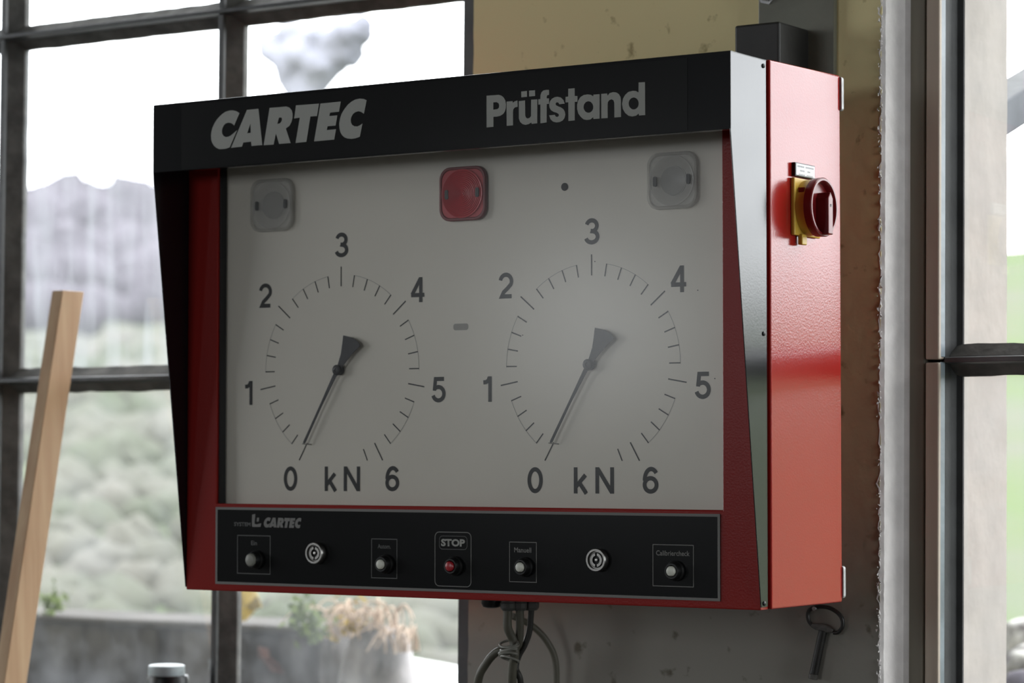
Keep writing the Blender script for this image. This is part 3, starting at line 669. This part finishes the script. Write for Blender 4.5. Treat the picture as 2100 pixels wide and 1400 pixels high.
text('Calibriercheck', 1380, 1134, .0078, 69, 'grey_line', cp, bold=.015, name='button_text')
text('SYSTEM', 497, 1074.5, .0065, 34, 'dim_print', cp, bold=.03, name='brand_text')
# small logo mark and brand word
bm = bmesh.new()
Q = lambda pts: [(lambda q: (q.x, q.z))(aty(470+a/10, 1040+b/10, YP)) for a, b in pts]
flat(bm, Q([(470,150),(535,135),(520,335),(560,350),(660,325),(640,400),(475,400),(465,370)]), [], YP); flat(bm, Q([(570,215),(615,210),(605,290),(565,295)]), [], YP)
obj('logo_mark', bm, M['grey_line'], cp)
me = brand.data; xs_ = [v.co.x for v in me.vertices]; zs_ = [v.co.z for v in me.vertices]; mnx, mxx, mnz, mxz = min(xs_), max(xs_), min(zs_), max(zs_)
m2 = me.copy(); a, b = aty(541, 1072, YP), aty(618, 1072, YP); zt, zbm = aty(580, 1061, YP).z, aty(580, 1082, YP).z
for v in m2.vertices: v.co = (a.x+(v.co.x-mnx)/(mxx-mnx)*(b.x-a.x), YP, zbm+(v.co.z-mnz)/(mxz-mnz)*(zt-zbm))
m2.materials.clear(); m2.materials.append(M['grey_line']); m2.name = 'brand_text'; o = bpy.data.objects.new('brand_text', m2); C.objects.link(o); o.parent = cp; o.matrix_parent_inverse = cp.matrix_world.inverted()

def button(px, py, cr_, m, big=False):
    YB_ = -.020; q = aty(px, py, YB_)
    bm = bmesh.new(); lathe(bm, (q.x, YC, q.z), (0, -1, 0), [(.0155, 0), (.0155, .004), (.0135, .006), (.0125, .013), (.0115, .0155), (cr_+.0015, .0155), (cr_+.001, .0125)], 28)
    b = obj('push_button', bm, M['plastic_blk'], cab, smooth=True)
    bm = bmesh.new(); lathe(bm, (q.x, YC, q.z), (0, -1, 0), [(cr_, .011), (cr_, .017), (cr_*.8, .0192), (cr_*.4, .020), (0, .0202)], 24); c = obj('button_cap', bm, M[m], b, smooth=True)
    return b
button(512, 1148, .0105, 'cap_dull')['label'] = 'push button with a wide dull grey cap'; button(778, 1157, .0078, 'cap_white'); b_ = button(920, 1161, .0078, 'cap_red'); b_['label'] = 'red push button under the word STOP'
button(1064, 1163, .0076, 'cap_white'); button(1374, 1171, .0076, 'cap_white')
def lock(px, py):
    YK = -.010; q = aty(px, py, YK); c = (q.x, YC, q.z)
    bm = bmesh.new(); lathe(bm, c, (0, -1, 0), [(.0178, 0), (.0178, .009), (.0168, .0105), (.0140, .0105), (.0135, .006), (.0120, .006)], 36); L = obj('key_lock', bm, M['chrome'], cab, smooth=True)
    bm = bmesh.new(); lathe(bm, c, (0, -1, 0), [(.0137, .005), (0, .0052)], 32); obj('lock_bed', bm, M['plastic_blk'], L)
    for a0 in (100, -80):
        bm = bmesh.new(); pts = arc(q.x, q.z, .0105, .0105, a0, a0+160, 16)+arc(q.x, q.z, .0066, .0066, a0+160, a0, 16); prism(bm, pts, 'y', YC-.0085, YC-.005); obj('lock_barrel', bm, M['chrome'], L)
    bm = bmesh.new(); lathe(bm, c, (0, -1, 0), [(.0022, .004), (.0022, .008), (0, .0085)], 14); obj('lock_pin', bm, M['chrome'], L, smooth=True)
lock(644, 1134); lock(1222, 1148)

# --- rotary main switch on the side
ys, zs_c = .1455, aty(0, 0, 0).z*0+atx(1650, 424, XB).z
sw = thing('s', None, None); bpy.data.objects.remove(sw)
bm = bmesh.new(); yz = [atx(1621, 420, XB).y, 0]; y0s = yz[0]; z0s, z1s = atx(1625, 481, XB+.004).z, atx(1625, 363, XB+.004).z
ysc = y0s+(z1s-z0s)/2; zsc = (z0s+z1s)/2
box(bm, (XB, y0s, z0s), (XB+.007, y0s+(z1s-z0s), z1s)); sbase = obj('main_switch', bm, M['yellow'], cab, bevel=.002); sbase['label'] = 'yellow and maroon rotary main switch on the right side'
bm = bmesh.new(); lathe(bm, (XB+.006, ysc, zsc), (1, 0, 0), [(.0425, 0), (.0425, .016), (.040, .016)], 40); obj('switch_collar', bm, M['yellow'], sbase, smooth=True)
for zz in (.026,):
    bm = bmesh.new(); box(bm, (XB+.010, ysc-.037, zsc+.012), (XB+.019, ysc-.031, zsc+.028)); obj('switch_notch', bm, M['maroon'], sbase)
bm = bmesh.new(); lathe(bm, (XB+.021, ysc, zsc), (1, 0, 0), [(.0, .001), (.041, .0), (.0445, .001), (.0450, .013), (.0435, .0145), (.0405, .0145), (.0385, .012), (.0375, .004), (0, .004)], 48); obj('switch_knob', bm, M['maroon'], sbase, smooth=True)
bm = bmesh.new(); hx0, hx1 = XB+.024, XB+.046; hz0, hz1 = zsc-.042, zsc+.019
prism(bm, [(ysc-.008, hz0), (ysc+.008, hz0), (ysc+.008, hz1-.006), (ysc, hz1+.004), (ysc-.008, hz1-.006)], 'x', hx0, hx1); obj('switch_handle', bm, M['maroon'], sbase, bevel=.0018)
bm = bmesh.new(); lathe(bm, (hx1-.0002, ysc, zsc+.002), (1, 0, 0), [(.0026, 0), (.0022, .0006), (0, .0004)], 14); obj('pointer_dot', bm, M['plastic_blk'], sbase)
bm = bmesh.new(); box(bm, (XB+.004, ysc-.028, z0s-.014), (XB+.012, ysc-.012, z0s+.002)); obj('padlock_tab', bm, M['yellow'], sbase, bevel=.0015)
bm = bmesh.new(); ya, yb_ = atx(1628, 345, XB+.004).y, atx(1671, 352, XB+.006).y; za, zb_ = atx(1635, 361, XB+.006).z, atx(1635, 333, XB+.006).z
box(bm, (XB, ya, za), (XB+.0065, yb_, zb_)); lp = obj('switch_label', bm, M['plastic_blk'], cab, bevel=.0008)
bm = bmesh.new(); box(bm, (XB+.0063, ya+.0025, za+.002), (XB+.0069, yb_-.002, zb_-.0015)); obj('label_face', bm, M['label'], lp)
bm = bmesh.new(); random.seed(3)
for row, spans in enumerate(([(.06, .42), (.5, .94)], [(.2, .42), (.6, .75)], [(.12, .46), (.56, .9)])):
    z = zb_-.0055-row*.0062
    for a, b in spans:
        y = ya+.0025+(yb_-ya-.0045)*a; e = ya+.0025+(yb_-ya-.0045)*b
        while y < e:
            l = .0016+random.random()*.0012; box(bm, (XB+.0069, y, z-.0013), (XB+.00705, y+l*.7, z+.0013)); y += l
obj('label_print', bm, M['label_ink'], lp)

# wall lugs at the back
for (y0, y1) in ((158, 228), (1160, 1226)):
    px = 1726 if y0 < 500 else 1730
    yy = D+.004; zt, zl = aty(px, y0, yy).z, aty(px, y1, yy).z; xo = aty(px+3.5, y0, yy).x
    bm = bmesh.new(); prism(bm, rrect(xo-.02, (zt+zl)/2, .04, zt-zl, .004), 'y', D-.002, D+.006); obj('mounting_lug', bm, M['zinc'], cab, bevel=.001)

# cable glands under the cabinet
def under(px, py, Y): return aty(px, py, Y)
YK = .11
bm = bmesh.new(); q = under(1008, 1243, YK); lathe(bm, (q.x, YK, .001), (0, 0, -1), [(.013, 0), (.0165, .004), (.0170, .012), (.014, .018), (.008, .020), (0, .0205)], 24); obj('blanking_plug', bm, M['plastic_blk'], cab, smooth=True)
gpos = [(1042, 1262), (1066, 1262), (1090, 1262)]
gp = []
for i, (px, py) in enumerate(gpos):
    Y = YK+.015*i; q = under(px, py, Y)
    bm = bmesh.new(); lathe(bm, (q.x, Y, .001), (0, 0, -1), [(.0135, 0), (.0135, .006), (.0115, .006), (.0115, .010), (.0130, .011), (.0125, .019), (.009, .0235), (.006, .0235)], 6 if i == 2 else 24)
    obj('cable_gland', bm, M['gland'], cab, bevel=.0006); gp.append(Vector((q.x, Y, -.018)))

# ================================================================== THINGS AROUND
# bracket
br = thing('wall_bracket', 'dark steel wall bracket rising behind the top right of the display cabinet', 'bracket', (-.12, YW, .85))
bx0, bx1 = aty(1550, 60, YW-.012).x, aty(1705, 60, YW-.012).x
bm = bmesh.new(); box(bm, (bx0, YW-.012, .1), (bx1, YW-.0005, 1.45)); lean_bm(bm); obj('wall_plate', bm, M['steel_green'], br, bevel=.0015)
tx0, tx1 = aty(1506, 50, D+.004).x, aty(1598, 50, D+.004).x; tz = aty(1550, 48, D+.004).z
bm = bmesh.new(); box(bm, (tx0, D+.004, .12), (tx1, YW-.012, tz)); obj('post_tube', bm, M['steel_dark'], br, bevel=.004, segs=3)
q = aty(1572, 0, YW-.014); bm = bmesh.new(); lathe(bm, (q.x, YW-.012, q.z+.008), (0, -1, 0), [(.016, 0), (.016, .002), (.011, .0022), (.011, .009), (.009, .010), (0, .010)], 6); obj('bolt', bm, M['zinc'], br)

# cables
yk = YK+.015; knot = aty(1052, 1332, yk)
def cab_path(name, pts, rad, m, lab):
    bm = bmesh.new(); tube(bm, pts, rad, 12, 7); o = obj(name, bm, M[m], smooth=True); return tag(o, lab, 'cable')
A = lambda px, py, Y: aty(px, py, Y)
c1 = cab_path('cable', [gp[0]+Vector((0, 0, .004)), A(1041, 1285, YK), A(1052, 1312, yk-.004), A(1056, 1338, yk-.006), A(1052, 1362, yk-.002), A(1050, 1400, yk+.01), A(1050, 1475, yk+.05), A(1055, 1600, yk+.12)], .0072, 'cable', 'thick grey cable from the left gland, hanging straight down below the tie')
c2 = cab_path('cable', [gp[1]+Vector((0, 0, .004)), A(1066, 1290, yk+.004), A(1062, 1322, yk+.008), A(1046, 1334, yk+.006), A(1020, 1336, yk+.004), A(996, 1362, yk+.004), A(980, 1400, yk+.01), A(975, 1500, yk+.06), A(985, 1640, yk+.14)], .0068, 'cable', 'grey green cable bending out to the left of the tie in a wide arc')
c3 = cab_path('cable', [gp[2]+Vector((0, 0, .004)), A(1086, 1292, yk+.018), A(1076, 1322, yk+.016), A(1064, 1344, yk+.014), A(1058, 1370, yk+.012), A(1068, 1400, yk+.02), A(1075, 1500, yk+.07), A(1075, 1620, yk+.13)], .0050, 'cable_dark', 'thin dark cable from the right gland, passing behind the tie')
c4 = cab_path('cable', [A(1050, 1262, .27), A(1078, 1275, .30), A(1100, 1290, .32), A(1122, 1315, .335), A(1138, 1350, .345), A(1141, 1400, .35), A(1138, 1500, .352), A(1130, 1640, .352)], .0056, 'cable', 'cable arching down to the right against the pillar behind the others')
# the tie
bm = bmesh.new(); kc = knot
for i in range(5):
    a = i*.9; ctr = kc+Vector((-.002+.002*math.sin(i*2), -.009, .010-i*.006))
    tube(bm, [ctr+Vector((.016*math.cos(t), .010*math.sin(t), .005*math.sin(t+a))) for t in [2*math.pi*k/10 for k in range(11)]], .0021, 8, 3)
o = obj('cable_tie', bm, M['cap_dull'], smooth=True); tag(o, 'pale string tie wound round the bundle of cables below the cabinet', 'cable tie')

# cabinet key on the pillar
key = thing('cabinet_key', 'dark iron T key with ring bow hanging on the pillar under the red cabinet', 'key', aty(1690, 1255, YW-.01))
KS = lambda a, b, Y=YW-.009: aty(1500+a/5.1846, 1130+b/5.1846, Y)
ringp = [KS(865, 795), KS(822, 735), KS(815, 660), KS(850, 610), KS(930, 590), KS(1030, 598), KS(1120, 645), KS(1175, 715), KS(1180, 800), KS(1135, 860), KS(1085, 865)]
bm = bmesh.new(); tube(bm, ringp, .0033, 12, 5); obj('bow', bm, M['key'], key, smooth=True)
bm = bmesh.new(); P = [KS(870, 760), KS(930, 765), KS(990, 775), KS(1060, 810), KS(1090, 835), KS(1075, 865), KS(1020, 865), KS(960, 850), KS(900, 830), KS(850, 800)]
A_ = [bm.verts.new((p.x, YW-.014, p.z)) for p in P]; B_ = [bm.verts.new((p.x, YW-.004, p.z)) for p in P]; bm.faces.new(A_); bm.faces.new(B_[::-1])
for i in range(len(P)): bm.faces.new((A_[i], B_[i], B_[(i+1) % len(P)], A_[(i+1) % len(P)]))
obj('shoulder', bm, M['key_worn'], key, bevel=.0015)
bm = bmesh.new(); tube(bm, [KS(975, 840), KS(940, 1000), KS(868, 1345)], [.0070, .0070, .0074], 14, 1); obj('shank', bm, M['key'], key, smooth=True)
bm = bmesh.new(); a, b = KS(872, 1325), KS(866, 1352); lathe(bm, b, (a-b), [(.0040, -.0006), (.0076, -.0006), (.0080, .002), (.0078, .007), (.0070, .008)], 16); obj('socket_end', bm, M['key_worn'], key, smooth=True)
q = KS(905, 612); bm = bmesh.new(); tube(bm, [Vector((q.x, YW+.002, q.z)), Vector((q.x, YW-.018, q.z+.001))], .0016, 8, 1); lathe(bm, (q.x, YW-.018, q.z+.001), (0, -1, 0), [(.0032, 0), (.0032, .0012), (0, .0014)], 12)
o = obj('nail', bm, M['zinc']); tag(o, 'small nail in the pillar carrying the iron key', 'nail')

# leaning batten
b0 = aty(106, 597, .34); t1 = aty(126, 596, .34); r1 = atx(172, 604, t1.x)
bt = thing('wooden_batten', 'light pine batten leaning in front of the left window', 'batten', (-2.1, .0, FLOOR))
tl = aty(107, 596, .335); wx = aty(129, 596, .335).x-tl.x
tr_ = atx(172, 604, tl.x+wx); dy = tr_.y-.335
bl = aty(1, 1300, .335)      # left edge passes here
bl2 = aty(3, 1290, .335-.155)
slope_x = (bl2.x-tl.x)/(bl2.z-tl.z); slope_y = .155/(tl.z-bl2.z)
def bpt(x, y, z):
    return Vector((tl.x+x+slope_x*(z-tl.z), .335+y+slope_y*(z-tl.z), z))
bm = bmesh.new(); L0 = [bpt(0, 0, FLOOR), bpt(wx, 0, FLOOR), bpt(wx, dy, FLOOR), bpt(0, dy, FLOOR)]; L1 = [bpt(0, 0, tl.z), bpt(wx, 0, tl.z), bpt(wx, dy, tl.z), bpt(0, dy, tl.z)]
hexbox(bm, L0+L1); obj('plank', bm, M['batten'], bt, bevel=.001)
print('batten', tl, wx, dy, slope_x, slope_y)

# jar on the sill
q = aty(345, 1385, YG-.085); jz = WZ0; jr = .040; jt = aty(345, 1363, YG-.085).z; js = aty(345, 1384, YG-.085).z
jar = thing('black_jar', 'black jar with a pale lid on the sill of the left window', 'jar', (q.x, YG-.085, jz))
bm = bmesh.new(); lathe(bm, (q.x, YG-.085, jz), (0, 0, 1), [(0, 0), (jr*.95, 0), (jr, .004), (jr, js-jz-.006), (jr*.93, js-jz), (0, js-jz)], 32); obj('body', bm, M['plastic_blk'], jar, smooth=True)
bm = bmesh.new(); lathe(bm, (q.x-.004, YG-.085, jz), (0, 0, 1), [(0, js-jz), (jr*.86, js-jz), (jr*.88, js-jz+.003), (jr*.86, jt-jz-.002), (jr*.8, jt-jz), (0, jt-jz)], 32); obj('lid', bm, M['white_lid'], jar, smooth=True)

# ================================================================== OUTDOORS
# ground and hill
def hillmat():
    m = mat('meadow', (.080, .108, .054), .95, spec=0., col2=(.098, .102, .084), vscale=.3, ramp=(.35, .65)); return m
M['meadow'] = hillmat()
def hz(x, y):
    d = math.hypot(x-CAM.x, y-CAM.y); az = math.degrees(math.atan2(-(x-CAM.x), (y-CAM.y)))     # + is left
    el = 4.2 + (az-22)*.02; el = max(3.2, min(4.6, el))
    t = max(0, min(1, (d-9)/80)); top = CAM.z+90*math.tan(R(el))
    z = -1.25 + (top+1.25)*(t**.85)
    return z + .25*t*noise.noise(Vector((x*.12, y*.12, 0)))*4
bm = bmesh.new(); nx, ny = 110, 60; g = []
for j in range(ny+1):
    y = .72+(j/ny)**2.2*110; row = []
    for i in range(nx+1):
        x = (-150+210*i/nx)*(.12+.88*(j/ny)); row.append(bm.verts.new((x, y, hz(x, y))))
    g.append(row)
for j in range(ny):
    for i in range(nx): bm.faces.new((g[j][i], g[j][i+1], g[j+1][i+1], g[j+1][i]))
obj('hillside_ground', bm, M['meadow'], kind='structure', smooth=True)
bm = bmesh.new(); box(bm, (-40, -60, -1.5), (40, YBW-.15, -1.36)); obj('yard_ground', bm, M['meadow'], kind='structure')
# bare woodland on the hill to the left
acc = ([], []); random.seed(11)
for i in range(700):
    az = R(random.uniform(34, 52)); d = random.uniform(31.5, 89); x = CAM.x-math.sin(az)*d; y = CAM.y+math.cos(az)*d; z = hz(x, y); r = random.uniform(.5, 1.0)*d/80
    blob(acc, Vector((x, y, z+r*.6)), r, .45, 1.3)
o = blobs_obj('hillside_woodland', acc, M['woodland']); tag(o, 'pale grey bare woodland on the hillside beyond the left window', 'woodland')
M['scrub'] = mat('grey_green_scrub', (.070, .079, .060), .95, spec=0., col2=(.108, .106, .095), vscale=.8)
acc = ([], []); random.seed(21); q_tree = aty(640, 200, 7.5)
for i in range(1300):
    az = R(random.uniform(33, 52)); d = 9.5+20*random.random()**1.1; x = CAM.x-math.sin(az)*d; y = CAM.y+math.cos(az)*d; z = hz(x, y); r = random.uniform(.25, .62)*(.10+d/62)
    if abs(x-q_tree.x) < .45 and abs(y-7.5) < .45: continue
    blob(acc, Vector((x, y, z-r*.1)), r, .5, 1.6)
o = blobs_obj('hillside_scrub', acc, M['scrub']); tag(o, 'grey green scrub covering the slope beyond the lower left panes', 'scrub')

# tree in the upper middle pane
YTt = 7.5; q = lambda px, py: aty(px, py, YTt)
zg = hz(q(640, 300).x, YTt)
tree = thing('pollard_tree', 'pale bare pollarded tree outside the left window, above the word on the visor', 'tree', (q(630, 300).x, YTt, zg))
bm = bmesh.new(); base = q(632, 240); tube(bm, [Vector((base.x-.1, YTt, zg-.2)), Vector((base.x, YTt, (zg+base.z)/2)), q(632, 240), q(622, 170), q(612, 120)], [.16, .12, .10, .095, .12], 14, 4); obj('trunk', bm, M['bark'], tree, smooth=True)
bm = bmesh.new()
for P, r0 in (([(628, 190), (660, 140), (705, 95), (738, 55)], [.085, .10, .09, .05]), ([(614, 140), (590, 110), (562, 95)], [.10, .09, .05]), ([(620, 140), (650, 95), (670, 70)], [.10, .09, .04]), ([(625, 200), (600, 150), (575, 120)], [.09, .10, .06])):
    tube(bm, [q(*p) for p in P], r0, 12, 4)
obj('limbs', bm, M['bark'], tree, smooth=True)
bm = bmesh.new(); random.seed(5)
for (px, py, r) in ((575, 105, .11), (600, 85, .10), (640, 105, .13), (690, 95, .12), (725, 70, .09), (665, 130, .12), (610, 120, .12), (740, 50, .06)):
    p = q(px, py); s = bmesh.ops.create_icosphere(bm, subdivisions=3, radius=r, matrix=Matrix.Translation(p))
    for v in s['verts']: v.co += (v.co-p)*.6*noise.noise(v.co*9)
obj('crown', bm, M['bark'], tree)

# roof brace outside the right window
xb = x_or-.03; a = atx(2068, 240, xb); b = atx(2100, 220, xb); dv = (b-a).normalized()
half = abs(atx(2084, 190, xb).z-atx(2084, 270, xb).z)/2*.92
brc = thing('roof_brace', 'grey weathered timber brace outside, behind the right window', 'brace', (xb, YR2, a.z-.1))
dn = Vector((0, -dv.z, dv.y))
if dn.z < 0: dn = -dn
bm = bmesh.new(); A0 = a-dv*((a.y-YR2+.0)/dv.y); E0 = a+dv*1.1; hh = half*dv.y
pts = [A0-dn*hh, E0-dn*hh, E0+dn*hh, A0+dn*hh]
hexbox(bm, [Vector((xb-.08, p.y, p.z)) for p in pts]+[Vector((xb, p.y, p.z)) for p in pts]); obj('timber', bm, M['wood_grey'], brc, bevel=.004)

# concrete parapet and stones
YPp = 1.75; zt = aty(250, 1268, YPp).z
x0, x1 = -5.5, aty(655, 1290, YPp).x
par = thing('garden_wall', 'dark mossy concrete garden wall outside the left window, behind the jar', 'wall', (-2.5, YPp, -1.3))
bm = bmesh.new(); rows = []
for i in range(60):
    x = x0+(x1-x0)*i/59; n1 = .006*noise.noise(Vector((x*4, 1, 0)))
    rows.append([bm.verts.new(p) for p in ((x, YPp, -1.4), (x, YPp+n1, zt-.02), (x, YPp+.25, zt-.02), (x, YPp+.25, -1.4))])
for a, b in zip(rows, rows[1:]):
    for j in range(4): bm.faces.new((a[j], a[(j+1) % 4], b[(j+1) % 4], b[j]))
bm.faces.new(rows[0]); bm.faces.new(rows[-1][::-1]); obj('body', bm, M['concrete'], par)
bm = bmesh.new(); box(bm, (x0, YPp-.008, zt-.02), (x1, YPp+.26, zt)); obj('coping', bm, M['coping'], par, bevel=.006)
def rock(name, px, py, Y, wpx, hpx, m, lab, cat='stone', dpt=.3, seed=0, bottom=-1.4, sub=4, rough=.18):
    c = aty(px, py, Y); a = aty(px-wpx/2, py, Y); b = aty(px+wpx/2, py, Y); rx = abs(b.x-a.x)/2; rz = abs(aty(px, py-hpx/2, Y).z-aty(px, py+hpx/2, Y).z)/2
    bm = bmesh.new(); s = bmesh.ops.create_icosphere(bm, subdivisions=sub, radius=1)
    for v in bm.verts:
        n_ = v.co.copy(); p = n_*(1+rough*noise.noise(n_*1.7+Vector((seed, 0, 0)))+.06*noise.noise(n_*6))
        p = Vector([math.copysign(abs(t)**.62, t) for t in p])
        v.co = Vector((c.x+p.x*rx, Y+dpt+p.y*dpt, c.z+p.z*rz))
    o = obj(name, bm, m, smooth=True); return tag(o, lab, cat)
YS = 1.62
topz = aty(745, 1284, YS).z; hpx = 1100
rock('stone_post', 738, 1284+hpx/2, YS, 168, hpx, M['concrete_light'], 'pale mottled stone post at the end of the garden wall outside', 'post', .07, 3, rough=.05)
# plants
def stalks(name, cx, cz_, Y, n, ln, spread, m, lab, cat, arch=.6, rad=.0026, seed=1):
    random.seed(seed); bm = bmesh.new()
    for i in range(n):
        a = random.uniform(-1, 1); x = cx+random.uniform(-spread, spread); L = ln*random.uniform(.5, 1); y = Y+random.uniform(-.05, .05)
        tube(bm, [Vector((x, y, cz_-.02)), Vector((x+a*L*.35, y-.01, cz_+L*.6)), Vector((x+a*L*(.8+arch*.3), y-.03, cz_+L*.75)), Vector((x+a*L*(1.2+arch*.5), y-.06, cz_+L*(.6-arch*.9*random.random())))], [rad, rad, rad*.8, rad*.4], 5, 3)
    o = obj(name, bm, m, kind='stuff'); return tag(o, lab, cat)
q1 = aty(760, 1290, YS+.1)
stalks('dry_grass', q1.x, q1.z, YS+.08, 46, .10, .085, M['dry'], 'dry straw coloured grass arching over the pale stone post', 'grass', seed=2)
q1 = aty(815, 1320, YS)
stalks('dry_grass', q1.x, q1.z, YS+.02, 20, .06, .015, M['dry'], 'dry grass hanging down the right side of the stone post', 'grass', arch=1.4, seed=6)
def clump(name, px, py, Y, n, r, size, m, lab, cat, seed=1):
    random.seed(seed); c = aty(px, py, Y); bm = bmesh.new()
    for i in range(n):
        p = c+Vector((random.gauss(0, r), random.gauss(0, r*.7), random.gauss(0, r))); u = Vector((random.gauss(0, 1), random.gauss(0, 1), random.gauss(0, 1))).normalized(); v = u.orthogonal().normalized(); s = size*random.uniform(.6, 1.2)
        k = [p-u*s, p+v*s*.45+u*.1*s, p+u*s, p-v*s*.45]; bm.faces.new([bm.verts.new(t) for t in k])
    o = obj(name, bm, m, kind='stuff'); return tag(o, lab, cat)
clump('ivy_clump', 622, 1262, YS-.02, 90, .022, .016, M['leaf_green'], 'green leafy weed growing between garden wall and stone post', 'plant', 3)
clump('ivy_clump', 640, 1290, YS-.03, 70, .017, .015, M['leaf_green'], 'green weed trailing down the left edge of the stone post', 'plant', 8)
clump('weed_clump', 105, 1240, YPp+.02, 60, .022, .016, M['leaf_green'], 'small green weed on the garden wall next to the pine batten', 'plant', 4)
clump('moss_clump', 720, 1282, YS+.05, 90, .028, .012, M['leaf_yellow'], 'yellowish moss on top of the pale stone post', 'moss', 5)
def leaf(name, pts, Y, m, lab, fold=.012):
    P = [aty(a, b, Y) for a, b in pts]; c = sum(P, Vector())/len(P); bm = bmesh.new(); vs = [bm.verts.new(p+Vector((0, .01*math.sin(i*2.1), 0))) for i, p in enumerate(P)]; cv = bm.verts.new(c+Vector((0, -fold, 0)))
    for i in range(len(vs)): bm.faces.new((vs[i], vs[(i+1) % len(vs)], cv))
    e = bmesh.ops.extrude_face_region(bm, geom=bm.faces[:]); 
    for v in [t for t in e['geom'] if isinstance(t, bmesh.types.BMVert)]: v.co.y += .003
    o = obj(name, bm, m); return tag(o, lab, 'leaf')
leaf('yellow_leaf', [(492, 1205), (515, 1203), (533, 1222), (536, 1245), (520, 1250), (508, 1272), (494, 1274), (486, 1240)], YPp-.03, M['leaf_yellow'], 'large yellow autumn leaf standing at the window mullion, above the garden wall')
leaf('brown_leaf', [(528, 1325), (545, 1330), (556, 1345), (572, 1362), (578, 1382), (560, 1376), (540, 1356), (524, 1345)], YPp-.03, M['leaf_brown'], 'reddish brown leaf stuck on the front of the garden wall')

# white slab
YSl = 3.2; a = aty(842, 1348, YSl); b = aty(960, 1366, YSl)
bm = bmesh.new(); zt2 = a.z
e1 = Vector((aty(846, 1346, YSl).x, YSl, zt2)); 
rr = ray(960, 1368); t = (zt2-CAM.z)/rr.z; e2 = CAM+rr*t
dirv = (e2-e1); e0 = e1-dirv*1.5; e3 = e1+dirv*3; nrm = Vector((dirv.y, -dirv.x, 0)).normalized()*(1.1)
if nrm.y > 0: nrm = -nrm
P = [e0+nrm, e3+nrm, e3, e0]
hexbox(bm, [Vector((p.x, p.y, -1.4)) for p in P]+[Vector((p.x, p.y, zt2)) for p in P])
tag(obj('white_slab', bm, M['white_slab'], bevel=.01), 'bright white concrete slab outside, to the right of the stone post', 'slab')
# rocks by the right window
rock('rock', 2078, 1315, 2.6, 80, 90, M['rock'], 'pale lichen covered rock outside the right window, upper one', 'rock', .12, 5)
rock('rock', 2100, 1400, 2.3, 130, 150, M['rock'], 'pale rough rock outside the right window, lower one', 'rock', .12, 9)
rock('slate_piece', 2075, 1440, 2.0, 60, 130, M['slate'], 'dark violet slate piece at the bottom outside the right window', 'stone', .06, 12, sub=2)
bm = bmesh.new(); c = aty(2095, 1480, 2.5); box(bm, (c.x-.5, 2.1, -1.4), (c.x+1.2, 3.2, aty(2095, 1460, 2.3).z)); tag(obj('rockery_bank', bm, M['concrete'], bevel=.03), 'earth bank under the rocks outside the right window', 'bank')
